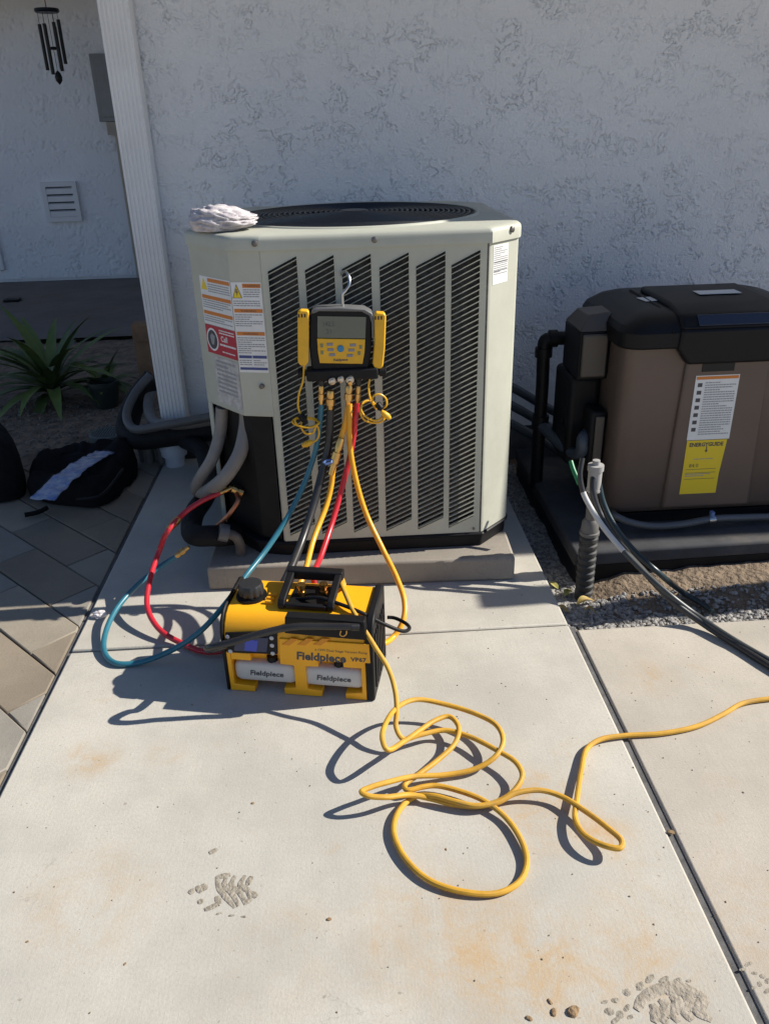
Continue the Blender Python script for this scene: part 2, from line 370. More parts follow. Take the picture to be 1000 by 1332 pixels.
# ------------------------------------------------------------------ house
YW, YF = 3.60, 9.05
house = thing('house', (1.6, YW, 0), 'white stucco house with ribbed downspout at its corner', 'house')
def stucco_wall(name, x0, x1, z0, z1, y, nx, nz, amp, thick=0.2, sc=1.0):
    xs = np.linspace(x0, x1, nx+1); zs = np.linspace(z0, z1, nz+1)
    mb = MB(); vs = []
    for z in zs:
        for x in xs:
            X, Z = x*sc, z*sc
            wx = 1.1*noise.noise(Vector((X*19, 1.7, Z*19))); wz = 1.1*noise.noise(Vector((X*19, 7.7, Z*19)))
            n1 = noise.noise(Vector((X*36 + wx, 0, Z*36 + wz))) + 0.5*noise.noise(Vector((X*83, 5, Z*83)))
            brk = min(1.0, max(0.0, 0.50 + 2.4*noise.noise(Vector((X*12 + wz, 21, Z*12)))))           # breaks the crevices into short pieces
            groove = max(0.0, 1 - abs(n1 + 0.06)/0.10)*brk
            pit = max(0.0, noise.noise(Vector((X*48, 31, Z*48))) - 0.42)*3.2
            lip = max(0.0, min(1.0, n1*2.5 + 0.5))
            msk = min(1.0, max(0.55, 0.80 + 0.6*noise.noise(Vector((X*2.6, 4, Z*2.6))) + 0.5*noise.noise(Vector((X*7, 14, Z*7)))))
            fine = noise.noise(Vector((X*90, 2, Z*90)))
            vs.append((x, y - amp*(msk*(0.30*lip*brk - 1.25*groove - 0.7*pit) + 0.10*fine), z))
    fs = [(j*(nx+1)+i, j*(nx+1)+i+1, (j+1)*(nx+1)+i+1, (j+1)*(nx+1)+i) for j in range(nz) for i in range(nx)]
    mb.add(vs, fs)
    return mb.build(name, M_STUC, house, smooth=True, angle=180)
stucco_wall('wall', -0.832, 2.0, 0.30, 1.95, YW, 1000, 590, 0.0072)
MB().box((-0.83, YW+0.016, 0.30), (2.0, YW+0.3, 1.95)).box((-0.83, YW-0.002, 0.08), (2.0, YW+0.3, 0.30)).box((-0.83, YW-0.002, 1.95), (2.0, YW+0.3, 2.5)).box((2.0, YW-0.002, 0.08), (4.5, YW+0.3, 2.5)).box((-0.83, YW+0.3, 0.0), (4.5, YF, 2.5)).build('wall_core', M_STUC, house)
MB().box((-0.82, YW+0.006, -0.12), (4.5, YW+0.29, 0.08)).build('foundation', mat('foundation', (0.10, 0.095, 0.09), 0.9, var=0.3, vscale=9, bump=0.6), house)
stucco_wall('rear_wall', -4.9, -0.84, 0.0, 3.0, YF, 360, 260, 0.012, sc=0.62)
MB().box((-9, YF+0.02, -0.1), (-0.83, YF+0.2, 3.2)).box((-9, YF-0.002, -0.05), (-4.9, YF+0.02, 3.2)).build('rear_wall_core', M_STUC, house)
M_ROOF = mat('roof_shingle', (0.16, 0.13, 0.11), 0.9, var=0.3, vscale=20, bump=0.5)
EY = 2.695
rf = MB(); rf.yzprism([(EY, 2.50), (EY+0.02, 2.62), (6.6, 3.75), (10.4, 2.62), (10.4, 2.50)], -1.5, 9.0)
rfo = rf.build('roof', M_ROOF, house)
MB().box((-1.5, EY-0.022, 2.46), (9.0, EY-0.001, 2.63)).build('fascia', M_WHITEP, rfo)
MB().box((-1.49, EY, 2.482), (9.0, YW+.2, 2.498)).build('bounce_soffit', M_WHITEP, house)  # unseen white underside, added to bounce ground light onto the wall
MB().box((-9.0, 8.36, 2.62), (-1.52, 9.2, 2.74)).build('porch_roof', M_WHITEP, house)
MB().box((-9.0, 8.25, 2.56), (-1.52, 8.355, 2.76)).build('porch_beam', mat('beam_paint', (0.5, 0.45, 0.4), 0.6, var=0.1), house)
# downspout: ribbed profile
ds = []
x0, x1 = -0.835, -0.722; yf = YW-0.095
n = 7
ds.append((x0, YW-0.012)); ds.append((x0, yf+0.0035))
for i in range(n):
    a = x0 + (x1-x0)*i/n; wd = (x1-x0)/n
    ds += [(a+wd*0.12, yf), (a+wd*0.62, yf), (a+wd*0.74, yf+0.0035), (a+wd*0.98, yf+0.0035)]
ds += [(x1, yf+0.012), (x1, YW-0.012)]
dso = MB().prism(ds, 0.235, 2.48).build('downspout', M_DOWN, house)
MB().box((x0-0.004, yf+0.03, 0.62), (x1+0.003, YW-.014, 0.640)).build('strap', M_DOWN, dso)
MB().prism([(a, b) for a, b in ds], 0.19, 0.2349).build('outlet', M_DOWN, dso)
# white cleanout pipe at the foot of the downspout
q = PZ(228, 606)
po = MB().lathe((q.x, 3.50, -0.05), (0, 0, 1), [(0, .045), (.10, .045), (.10, .058), (.125, .058), (.125, .062), (.165, .062), (.165, .05), (.167, .01)], 20).build('drain_pipe', mat('white_pvc', (0.62, 0.63, 0.66), 0.4, var=0.05), None, smooth=True)
tag(po, 'white plastic drain pipe stub below the ribbed downspout', 'pipe')
# rear wall vent
a, b = PY(55, 237, YF), PY(103, 287, YF)
vx0, vx1, vz1, vz0 = a.x-0.01, PY(104, 260, YF).x, a.z, b.z
vent = MB()
fw = 0.045
yv = YF-0.045
vent.box((vx0, yv, vz0), (vx0+fw, YF, vz1)).box((vx1-fw, yv, vz0), (vx1, YF, vz1)).box((vx0+fw, yv, vz0), (vx1-fw, YF, vz0+fw)).box((vx0+fw, yv, vz1-fw), (vx1-fw, YF, vz1))
vo = vent.build('wall_vent', M_WHITEP, house)
MB().box((vx0+fw, YF-0.02, vz0+fw), (vx1-fw, YF-0.008, vz1-fw)).build('vent_back', mat('vent_dark', (0.05, 0.05, 0.055), 0.8), vo)
for i in range(4):
    hz = (vz1-vz0-2*fw)/4; z = vz0+fw+hz*i
    MB().yzprism([(yv+0.004, z+0.002), (YF-0.018, z+hz*0.75), (YF-0.018, z+hz*0.85), (yv+0.004, z+hz*0.70)], vx0+fw+0.001, vx1-fw-0.001).build('slat', M_WHITEP, vo)
# access hatch at the frame edge, low on the rear wall
pq = PY(8, 351, YF)
MB().box((pq.x-0.6, YF-0.035, pq.z), (pq.x, YF, pq.z+0.42)).build('access_hatch', M_WHITEP, house, bevel=0.008)
# electrical box and pipe on rear wall
e0, e1 = PY(116, 70, YF-0.1), PY(150, 158, YF-0.1)
eb = thing('electrical_box', (e0.x+0.2, YF-0.01, e1.z), 'grey electrical box high on the rear stucco wall beside the downspout', 'box')
MB().box((e0.x, YF-0.12, e1.z), (e0.x+0.42, YF-0.008, e0.z)).build('cabinet', mat('box_grey', (0.23, 0.235, 0.235), 0.5, var=0.08), eb, bevel=0.006)
MB().box((e0.x+0.05, YF-0.135, e1.z+0.04), (e0.x+0.37, YF-0.121, e0.z-0.03)).build('door', mat('box_grey', (0.2, 0.2, 0.2)), eb, bevel=0.004)
MB().tube([(e0.x+0.15, YF-0.06, e1.z-0.001), (e0.x+0.15, YF-0.06, -0.02)], 0.035, 12).box((e0.x+0.06, YF-0.11, e1.z-0.12), (e0.x+0.3, YF-0.012, e1.z-0.003)).build('conduit', mat('tan_conduit', (0.36, 0.31, 0.25), 0.6, var=0.1), eb)

# ------------------------------------------------------------------ gravel
def gravel(name, region, nst, r0, r1, zf, label, mt, seed):
    rnd = random.Random(seed)
    ico = bmesh.new(); bmesh.ops.create_icosphere(ico, subdivisions=1, radius=1.0)
    bv = np.array([v.co[:] for v in ico.verts]); bf = np.array([[v.index for v in f.verts] for f in ico.faces]); ico.free()
    V = []; F = []; k = 0
    for _ in range(nst):
        x, y = region(rnd)
        r = r0 + (r1-r0)*rnd.random()**2.2
        s = np.array([rnd.uniform(.7, 1.35), rnd.uniform(.7, 1.35), rnd.uniform(.5, .9)])*r
        jit = 1 + np.array([rnd.uniform(-.22, .22) for _ in range(len(bv))])[:, None]
        a = rnd.uniform(0, 2*PI); R = np.array([[math.cos(a), -math.sin(a), 0], [math.sin(a), math.cos(a), 0], [0, 0, 1]])
        vv = (bv*jit*s) @ R.T + np.array([x, y, zf(x, y) + r*0.35])
        V.append(vv); F.append(bf+k); k += len(bv)
    V = np.concatenate(V); F = np.concatenate(F)
    me = bpy.data.meshes.new(name); me.from_pydata(V.tolist(), [], F.tolist()); me.materials.append(mt)
    o = bpy.data.objects.new(name, me); COL.objects.link(o)
    return tag(o, label, 'gravel', kind='stuff')
def zsoil(x, y): return -0.105 + 0.014*pnoise(x, y, 0, 4) + 0.010*pnoise(x, y, 5, 17) + 0.048*min(1, max(0, (x-0.80)/0.15))*min(1, max(0, (y-2.20)/0.14))
def reg_right(rnd):
    while True:
        t = rnd.random()
        if t < 0.62:
            x = rnd.uniform(0.66, 1.9); y = 2.005 + 0.30*rnd.random()
            if y > 2.20 + 0.03*pnoise(x, 0, 0, 6) and x > 0.93 and rnd.random() < 0.80: continue
            return x, y
        x = rnd.uniform(0.66, 0.80); y = rnd.uniform(2.2, 3.55); return x, y
gravel('gravel', reg_right, 11000, 0.004, 0.011, zsoil, 'grey crushed gravel between the concrete path and the black equipment pad', M_STONE, 3)
def zbed(x, y): return -0.055 + 0.03*pnoise(x, y, 0, 2.3) + 0.014*pnoise(x, y, 3, 11)
def reg_left(rnd):
    while True:
        x = rnd.gauss(-1.55, 0.38); y = rnd.gauss(4.35, 0.35)
        if x < -0.9 and 3.75 < y < 6.2: return x, y
gravel('gravel', reg_left, 900, 0.004, 0.012, zbed, 'grey pebbles scattered on the dark planting bed below the spiky plant', mat('bed_pebble', (0.12, 0.095, 0.07), 0.9, col2=(0.27, 0.235, 0.20), vscale=45, detail=2), 5)

# ------------------------------------------------------------------ AC pad and condenser
PZT = 0.086
pad = MB().box((-0.515, -0.49, 0.0), (0.515, 0.49, PZT)).xf(Matrix.Translation((0.045, 2.815, 0.001)) @ Matrix.Rotation(math.radians(-2.0), 4, 'Z')).build('equipment_pad', M_PADC, None, bevel=0.010, bseg=3)
tag(pad, 'grey concrete pad under the tall louvered air conditioner', 'pad')
AX, AYF = 0.052, 2.40
OUT = [(-0.222, 2.40), (0.444, 2.40), (0.543, 2.503), (0.552, 2.53), (0.552, 3.18), (0.44, 3.32), (-0.34, 3.32), (-0.455, 3.2), (-0.455, 2.59), (-0.318, 2.425)]
ac = thing('air_conditioner', (AX, 2.86, PZT), 'tall beige air conditioner condenser with slanted louvers on a concrete pad', 'air conditioner')
def inset(pts, d):
    n = len(pts); out = []
    for i in range(n):
        p0, p1, p2 = Vector(pts[i-1]), Vector(pts[i]), Vector(pts[(i+1) % n])
        e1 = (p1-p0).normalized(); e2 = (p2-p1).normalized()
        n1 = Vector((-e1.y, e1.x)); n2 = Vector((-e2.y, e2.x)); bis = (n1+n2).normalized()
        out.append(tuple(p1 + bis*(d/max(0.3, bis.dot(n1)))))
    return out
ZB, ZT = 0.143, 1.085
MB().prism(inset(OUT, 0.004), PZT+0.001, ZB-0.012).prism(inset(OUT, -0.006), ZB-0.0118, ZB-0.001).build('base_pan', M_BLK, ac, bevel=0.006)
MB().prism(inset(OUT, 0.05), ZB-0.0009, ZT-0.002).build('coil', M_COIL, ac)
# cabinet faces
def face_strip(mb, a, b, z0, z1, t=0.004, mi=0):
    a = Vector(a); b = Vector(b); d = (b-a).normalized(); nrm = Vector((d.y, -d.x))*(-t)
    pts = [a, b, b+nrm, a+nrm]; mb.prism([tuple(p) for p in pts], z0, z1, mi)
# right corner panel, curved
def smooth_corner(pts, per=6): return [tuple(p.to_2d()) for p in spline([(p[0], p[1], 0) for p in pts], per)]
rc = [(0.440, 2.4005), (0.4445, 2.402), (0.449, 2.4055), (0.540, 2.500), (0.546, 2.508), (0.5495, 2.518), (0.552, 2.53), (0.552, 2.62)]
def sheet(pts, z0, z1, t=0.004):
    P = [Vector(p) for p in pts]; inn = []
    for i, p in enumerate(P):
        d = (P[min(i+1, len(P)-1)] - P[max(i-1, 0)]).normalized(); inn.append(p + Vector((-d.y, d.x))*t)
    mb = MB(); n = len(P)
    vs = [(p.x, p.y, z) for z in (z0, z1) for p in P] + [(p.x, p.y, z) for z in (z0, z1) for p in inn]
    fs = []
    for i in range(n-1):
        fs += [(i, i+1, n+i+1, n+i), (2*n+i+1, 2*n+i, 3*n+i, 3*n+i+1), (i+1, i, 2*n+i, 2*n+i+1), (n+i, n+i+1, 3*n+i+1, 3*n+i)]
    fs += [(0, n, 3*n, 2*n), (n-1, 2*n+n-1, 3*n+n-1, n+n-1)]
    mb.add(vs, fs); return mb
corner_r = sheet(rc, ZB, ZT).build('corner_panel', M_AC, ac, smooth=True)
sheet([(0.552, 2.62), (0.552, 3.18), (0.44, 3.32), (-0.34, 3.32), (-0.455, 3.2), (-0.455, 2.66)], ZB, ZT).build('rear_panel', M_AC, ac)
# left control corner: two facets down to z=.58, narrow strip at the outer edge all the way down
ZC = 0.583
cov = sheet([(-0.455, 2.66), (-0.455, 2.59), (-0.318, 2.425), (-0.222, 2.402)], ZC, ZT, 0.006).build('control_cover', M_AC, ac, bevel=0.002)
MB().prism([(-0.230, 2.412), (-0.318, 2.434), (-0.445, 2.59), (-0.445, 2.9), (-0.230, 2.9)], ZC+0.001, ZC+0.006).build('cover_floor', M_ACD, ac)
sheet([(-0.455, 2.66), (-0.455, 2.592), (-0.440, 2.574)], ZB, ZC-0.0005).build('edge_strip', M_AC, ac)
MB().prism([(-0.232, 2.44), (-0.226, 2.404), (-0.2225, 2.404), (-0.2225, 2.44)], ZB, ZC-0.0005).build('edge_strip', M_AC, ac)
MB().prism([(-0.2335, 2.418), (-0.300, 2.443), (-0.425, 2.596), (-0.425, 2.75), (-0.2335, 2.75)], ZB, ZC-0.001).build('cavity_shade', mat('cavity_shade', (0.014, 0.013, 0.012), 0.7, var=0.3, spec=.2), ac)  # near-black sheet filling the open corner, stands in for the shade inside
# louvered front panel
COLS = [(-0.204, -0.119), (-0.097, -0.012), (0.010, 0.095), (0.119, 0.205), (0.226, 0.312), (0.330, 0.414)]
DZ = 0.040; T0, T1 = 1.025, 0.163          # left-hand top and bottom heights of a column opening
pm = MB(); y0, y1 = AYF, AYF+0.006
xs = [-0.222] + [c for ab in COLS for c in ab] + [0.434]
for i in range(0, len(xs), 2): pm.box((xs[i], y0, ZB), (xs[i+1], y1, ZT))
for a, b in COLS:
    pm.xzprism([(a, T0), (b, T0+DZ), (b, ZT), (a, ZT)], y0, y1); pm.xzprism([(a, ZB), (b, ZB), (b, T1+DZ), (a, T1)], y0, y1)
bmx = pm.build('louver_panel', M_AC, ac)
NR = 50; pit = (T0-T1)/NR
wl = 0.0855
def louver_mesh():
    mb = MB(); t = 0.0012
    prof = [(0.014, -0.0085), (0.0012, -0.0030), (-0.0080, -0.0026), (-0.0090, -0.0016), (-0.0090, -0.0004), (-0.0082, 0.0003), (0.0014, -0.0008), (0.014, -0.0066)]
    n = len(prof)
    ends = 7; vs = []
    for k in range(ends+1):
        s = k/ends; x = s*wl; dz = s*DZ
        sq = 1.0 if 0 < k <= ends else 0.45
        if k == ends-1: x = wl*0.965; dz = DZ*0.965
        if k == 1: x = wl*0.035; dz = DZ*0.035
        for (py, pz) in prof: vs.append((x, py*(sq if py < 0 else 1), pz*0.86 + dz))
    fs = [(k*n+i, k*n+(i+1) % n, (k+1)*n+(i+1) % n, (k+1)*n+i) for k in range(ends) for i in range(n)]
    fs += [tuple(range(n)), tuple(range(ends*n, ends*n+n))[::-1]]
    mb.add(vs, fs); return mb
lo0 = louver_mesh().build('louver', M_AC, bmx, local=True, smooth=True, angle=50)
base_inv = wm(ac).inverted()
first = True
for a, b in COLS:
    for r in range(NR):
        o = lo0 if first else lo0.copy()
        if not first: COL.objects.link(o); o.parent = bmx
        first = False
        o.location = base_inv @ Vector((a-0.0003, AYF, T1 + pit*(r+0.62)))
# dark seam lines beside panel
MB().box((0.4345, AYF+0.003, ZB), (0.4395, AYF+0.008, ZT)).build('seam', M_COIL, ac)
# top cap
CXc, CYc, RC = 0.062, 2.885, 0.425
capo = smooth_corner([OUT[0], OUT[1]], 1)
def outline_at(ang):
    d = Vector((math.cos(ang), math.sin(ang))); best = 9
    poly = inset(OUT, -0.007); n = len(poly); c = Vector((CXc, CYc))
    for i in range(n):
        p, q = Vector(poly[i]), Vector(poly[(i+1) % n]); e = q-p
        den = d.x*e.y - d.y*e.x
        if abs(den) < 1e-9: continue
        t = ((p.x-c.x)*e.y - (p.y-c.y)*e.x)/den; s = ((p.x-c.x)*d.y - (p.y-c.y)*d.x)/den
        if t > 0 and -1e-6 <= s <= 1+1e-6: best = min(best, t)
    return c, d, best
angs = sorted(set([2*PI*i/144 for i in range(144)] + [math.atan2(p[1]-CYc, p[0]-CXc) % (2*PI) for p in inset(OUT, -0.007)]))
rings = []
for (ins, z, circ) in [(0.012, 1.0845, 0), (0.0, 1.0835, 0), (0.0, 1.112, 0), (0.003, 1.120, 0), (0.010, 1.125, 0), (0.035, 1.127, 0), (0.0, 1.128, 1), (-0.003, 1.132, 1), (-0.008, 1.1335, 1), (-0.016, 1.129, 1), (-0.02, 1.07, 1)]:
    ring = []
    for a in angs:
        c, d, t = outline_at(a)
        r_ = (min(RC, t-0.02)+ins) if circ else t-ins
        if not circ and ins > 0.02: r_ = max(r_, min(RC, t-0.02)+0.004)
        ring.append((c.x+d.x*r_, c.y+d.y*r_, z))
    rings.append(ring)
mb = MB(); n = len(angs)
mb.add([v for r in rings for v in r], [(k*n+i, k*n+(i+1) % n, (k+1)*n+(i+1) % n, (k+1)*n+i) for k in range(len(rings)-1) for i in range(n)])
cap = mb.build('top_cap', M_AC, ac, smooth=True, angle=40)
for (u, v) in [(331, 317), (487, 312)]:
    p = PY(u, v, AYF-0.009); MB().lathe((p.x, AYF-0.0065, p.z), (0, -1, 0), [(-.004, .009), (.002, .009), (.004, .006), (.0045, .001)], 12).build('screw', M_SCREW, ac, smooth=True)
p = PY(657, 300, 2.44); MB().lathe((0.517, 2.464, p.z), (0.72, -0.69, 0), [(-.006, .009), (.004, .009), (.006, .006), (.0065, .001)], 12).build('screw', M_SCREW, ac, smooth=True)
p = PY(342, 503, 2.402); MB().lathe((p.x-0.004, 2.4045, p.z), (-0.23, -1, 0), [(-.004, .008), (.003, .008), (.005, .001)], 12).build('screw', M_SCREW, ac, smooth=True)
p = PY(612, 684, AYF); MB().lathe((p.x+.01, AYF-.001, p.z-.01), (0, -1, 0), [(-.001, .005), (.002, .005), (.003, .001)], 10).build('screw', M_SCREW, ac, smooth=True)
# fan grille
gr = MB().prism([(CXc+0.39*math.cos(2*PI*i/48), CYc+0.39*math.sin(2*PI*i/48)) for i in range(48)], 1.0, 1.02).build('fan_well', M_BLKM, ac)
def dome(r): return 1.128 + 0.010*(1-(r/0.43)**2)
for k in range(22):
    r = 0.045+0.0173*k
    MB().tube([(CXc+r*math.cos(2*PI*i/56), CYc+r*math.sin(2*PI*i/56), dome(r)) for i in range(56)], 0.0034, 5, closed=True).build('grille_ring', M_BLKM, ac, smooth=True)
for k in range(10):
    a = 2*PI*k/10+0.2
    MB().tube([(CXc+r*math.cos(a), CYc+r*math.sin(a), dome(r)-0.005) for r in [0.03+0.0380*i for i in range(11)]], 0.004, 5).build('grille_spoke', M_BLKM, ac, smooth=True)
MB().lathe((CXc, CYc, 1.120), (0, 0, 1), [(0, .05), (.018, .05), (.022, .045), (.023, .01)], 24).build('hub_cap', M_BLKM, ac, smooth=True)
for k in range(4):
    a = PI/2*k
    MB().add([(CXc+r*math.cos(a+da), CYc+r*math.sin(a+da), 1.06+0.07*da*(0.4+r)) for r in (0.07, .2, .36) for da in (-0.45, 0, .45)], [(0, 1, 4, 3), (1, 2, 5, 4), (3, 4, 7, 6), (4, 5, 8, 7)]).build('fan_blade', M_BLKM, ac)

# labels on facets
class Facet:
    def __init__(s, a, b, off=0.0010):              # plan points a -> b (left to right), outward normal to the right-hand side
        s.a = Vector(a); d = (Vector(b)-s.a); s.L = d.length; s.d = d.normalized(); s.n = Vector((s.d.y, -s.d.x)); s.off = off
    def P(s, u, z, k=0):
        p = s.a + s.d*u + s.n*(s.off + 0.00035*k); return Vector((p.x, p.y, z))
    def quad(s, mb, u0, u1, z0, z1, k, mi):
        mb.add([s.P(u0, z0, k), s.P(u1, z0, k), s.P(u1, z1, k), s.P(u0, z1, k)], [(0, 1, 2, 3)], mi)
    def M(s, u, z, k):
        p = s.P(u, z, k); return Matrix(((s.d.x, 0, s.n.x, p.x), (s.d.y, 0, s.n.y, p.y), (0, 1, 0, p.z), (0, 0, 0, 1)))
LM = [M_LABEL, M_INK, M_GREYINK, M_ORANGE, M_LYEL, M_LRED, M_LBLUE]
def textlines(F, mb, u0, u1, z1, z0, pitch, mi=2, k=1, rnd=random):
    z = z1
    while z - pitch*0.5 > z0:
        u = u0; end = u0 + (u1-u0)*(1 if rnd.random() < .75 else rnd.uniform(.45, .9))
        while u < end-0.002:
            wd = min(rnd.uniform(.004, .013), end-u); F.quad(mb, u, u+wd, z-pitch*0.46, z, k, mi); u += wd+0.0014
        z -= pitch
FB = Facet((-0.318, 2.425), (-0.222, 2.402)); FA = Facet((-0.455, 2.59), (-0.318, 2.425))
# right-hand warning label: from top z .985 to .705
mb = MB(); u0, u1, zt, zb = -0.0, 0.094, 0.995, 0.725
FB.quad(mb, 0.001, u1, zb, zt, 0, 0)
FB.quad(mb, 0.036, u1-.002, zt-.016, zt-.004, 1, 3); text_mesh('WARNING', .010, mb, FB.M(.065, zt-.0135, 2), 1, align='CENTER')
mb.add([FB.P(0.003, zt-.046, 1), FB.P(0.033, zt-.046, 1), FB.P(0.018, zt-.005, 1)], [(0, 1, 2)], 1)
mb.add([FB.P(0.0055, zt-.0445, 2), FB.P(0.0305, zt-.0445, 2), FB.P(0.018, zt-.010, 2)], [(0, 1, 2)], 4)
mb.add([FB.P(.016, zt-.019, 3), FB.P(.014, zt-.031, 3), FB.P(.018, zt-.029, 3), FB.P(.016, zt-.041, 3), FB.P(.022, zt-.026, 3), FB.P(.018, zt-.027, 3), FB.P(.020, zt-.019, 3)], [(0, 1, 2, 5, 6), (2, 3, 4, 5)], 1)
textlines(FB, mb, .037, u1-.006, zt-.020, zt-.047, .0065); textlines(FB, mb, .004, u1-.008, zt-.053, zt-.072, .0065)
FB.quad(mb, .004, u1-.002, zt-.088, zt-.077, 1, 3); text_mesh('WARNING', .010, mb, FB.M(.048, zt-.0865, 2), 1, align='CENTER')
textlines(FB, mb, .004, u1-.004, zt-.093, zt-.135, .0065)
FB.quad(mb, .004, u1-.002, zt-.156, zt-.145, 1, 3); text_mesh('WARNING', .010, mb, FB.M(.048, zt-.1545, 2), 1, align='CENTER')
textlines(FB, mb, .004, u1-.004, zt-.162, zt-.213, .0065)
FB.quad(mb, .004, .045, zt-.226, zt-.217, 1, 6); FB.quad(mb, .047, u1-.002, zt-.226, zt-.217, 1, 6)
textlines(FB, mb, .004, .043, zt-.231, zt-.250, .0065); textlines(FB, mb, .049, u1-.004, zt-.231, zt-.250, .0065)
FB.quad(mb, .004, u1-.002, zt-.262, zt-.254, 1, 6)
lb = mb.build('warning_label', LM, ac); tag(lb, 'white warning label with orange bars and yellow triangle')
# left facet labels
mb = MB(); U0 = 0.045; U1 = FA.L-0.001; zt = 0.998
FA.quad(mb, U0, U1, 0.852, zt, 0, 0)
for z in (zt-.004, zt-.056, zt-.104): FA.quad(mb, U0+(.045 if z > zt-.01 else .004), U1-.004, z-.011, z, 1, 3)
mb.add([FA.P(U0+.004, zt-.040, 1), FA.P(U0+.040, zt-.040, 1), FA.P(U0+.022, zt-.005, 1)], [(0, 1, 2)], 4)
textlines(FA, mb, U0+.044, U1-.006, zt-.020, zt-.050, .007); textlines(FA, mb, U0+.005, U1-.008, zt-.070, zt-.100, .007); textlines(FA, mb, U0+.005, U1-.008, zt-.119, zt-.143, .007)
tag(mb.build('warning_label', LM, ac), 'narrow white warning label with orange bars on the left facet')
mb = MB(); FA.quad(mb, U0, U1, 0.760, 0.850, 0, 5)
cu, cz = U0+.036, .805
mb.add([FA.P(cu+.033*math.cos(2*PI*i/24), cz+.036*math.sin(2*PI*i/24), 1) for i in range(24)], [tuple(range(24))], 0)
mb.add([FA.P(cu+.027*math.cos(2*PI*i/24), cz+.030*math.sin(2*PI*i/24), 2) for i in range(24)], [tuple(range(24))], 1)
mb.add([FA.P(cu-.006, cz-.016, 3), FA.P(cu+.006, cz-.016, 3), FA.P(cu+.016, cz+.012, 3), FA.P(cu, cz+.020, 3), FA.P(cu-.012, cz+.010, 3)], [(0, 1, 2, 3, 4)], 2)
textlines(FA, mb, cu+.042, U1-.008, .842, .822, .008, 0)
text_mesh('Call', .024, mb, FA.M(cu+.048, .807, 1), 0, bold=.0006); textlines(FA, mb, cu+.040, U1-.005, .799, .784, .013, 0); textlines(FA, mb, cu+.05, U1-.012, .776, .766, .008, 0)
tag(mb.build('service_sticker', LM, ac), 'red service sticker with a round dark emblem')
mb = MB(); FA.quad(mb, U0+.03, U1-.002, 0.600, 0.752, 0, 0); textlines(FA, mb, U0+.04, U1-.02, .742, .63, .014)
tag(mb.build('wiring_sheet', [mat('clear_sleeve', (0.52, 0.50, 0.47), 0.25, var=0.25, vscale=30, bump=.6, bscale=40)]+LM[1:], ac), 'pale wrinkled plastic document sleeve')
# rating plate at right corner
FR = Facet((0.449, 2.4055), (0.540, 2.500), 0.0010)
q1, q2 = PY(638, 320, 2.405), PY(662, 372, 2.41)
mb = MB(); FR.quad(mb, .006, .086, q2.z+.004, q1.z, 0, 0); textlines(FR, mb, .010, .082, q1.z-.006, q2.z+.03, .0058); FR.quad(mb, .010, .082, q1.z-.05, q1.z-.048, 2, 1); FR.quad(mb, .010, .082, q1.z-.075, q1.z-.0735, 2, 1)
mb.build('rating_plate', LM, ac)

# rag on the top left corner
rag = thing('rag', (-0.33, 2.545, 1.1275), 'crumpled pale cloth rag on top of the beige air conditioner', 'rag')
bm = bmesh.new(); bmesh.ops.create_icosphere(bm, subdivisions=5, radius=1.0)
rmb = MB(); 
for v in bm.verts:
    d = v.co.normalized()
    fold = noise.fractal(Vector((d.x*1.3+3, d.y*1.3, d.z*2.6+d.x*0.8)), 0.9, 2.0, 3)
    crease = abs(noise.noise(Vector((d.x*1.5+9, d.y*1.2, d.z*4.2+d.x*1.4))))
    r = 1 + 0.13*fold - 0.9*max(0, 0.15-crease)
    x, y, z = d.x*0.104*r, d.y*0.080*r, max(-0.02, d.z*0.040*r*(1.0-0.40*d.x) + 0.008)
    rmb.v.append(Vector((x-0.005, y, z+0.0215)))
rmb.f = [[v.index for v in f.verts] for f in bm.faces]; rmb.m = [0]*len(rmb.f); bm.free()
rmb.build('cloth', M_CLOTH, rag, local=True, smooth=True, angle=180)

# conduits under the control corner
def tubething(name, pts, r, m, label, cat, group=None, per=8, n=12):
    o = MB().tube(spline(pts, per), r, n).build(name, m, None, smooth=True); return tag(o, label, cat, group)
tubething('electrical_conduit', [PY(289, 530, 2.55), PY(287, 560, 2.55), PY(277, 595, 2.53), PY(262, 620, 2.54), PY(255, 636, 2.62), PY(262, 640, 2.80), PY(262, 630, 3.0)], 0.021, M_GREYP, 'grey conduit bending out from under the control cover, nearest the wall', 'conduit')
tubething('electrical_conduit', [PY(321, 532, 2.50), PY(320, 555, 2.50), PY(312, 590, 2.47), PY(295, 618, 2.46), PY(275, 636, 2.50), PY(262, 640, 2.62), PY(258, 630, 2.85)], 0.024, M_GREYP, 'thicker grey conduit bending out from under the control cover beside the louvers', 'conduit')
# service pipe: insulated suction line with elbow, liquid line
sp = thing('suction_line', (-0.36, 2.46, 0.12), 'black foam insulated refrigerant pipe with elbow at the air conditioner foot', 'pipe')
MB().tube(spline([PY(305, 695, 2.50), PY(292, 697, 2.44), PY(275, 697, 2.42), PY(256, 697, 2.43), PY(249, 690, 2.50), PY(252, 670, 2.60), PY(268, 645, 2.8), PY(272, 620, 3.1), PY(262, 585, 3.3), PY(240, 573, 3.42)], 8), 0.036, 16).build('insulation', M_FOAM, sp, smooth=True)
MB().tube(spline([PY(296, 694, 2.41), PY(306, 698, 2.41), PY(312, 708, 2.42), PY(313, 725, 2.43)], 5), 0.017, 12).build('copper_elbow', mat('dull_pipe', (0.13, 0.115, 0.10), 0.55, 0.2, var=0.3), sp, smooth=True)
MB().tube([PY(285, 692, 2.40), PY(297, 694, 2.405)], 0.030, 14).build('tape_collar', mat('grey_tape', (0.11, 0.11, 0.11), 0.4), sp, smooth=True)
ll = thing('liquid_line', (-0.32, 2.48, 0.2), 'thin copper refrigerant line with brass service valve under the control cover', 'pipe')
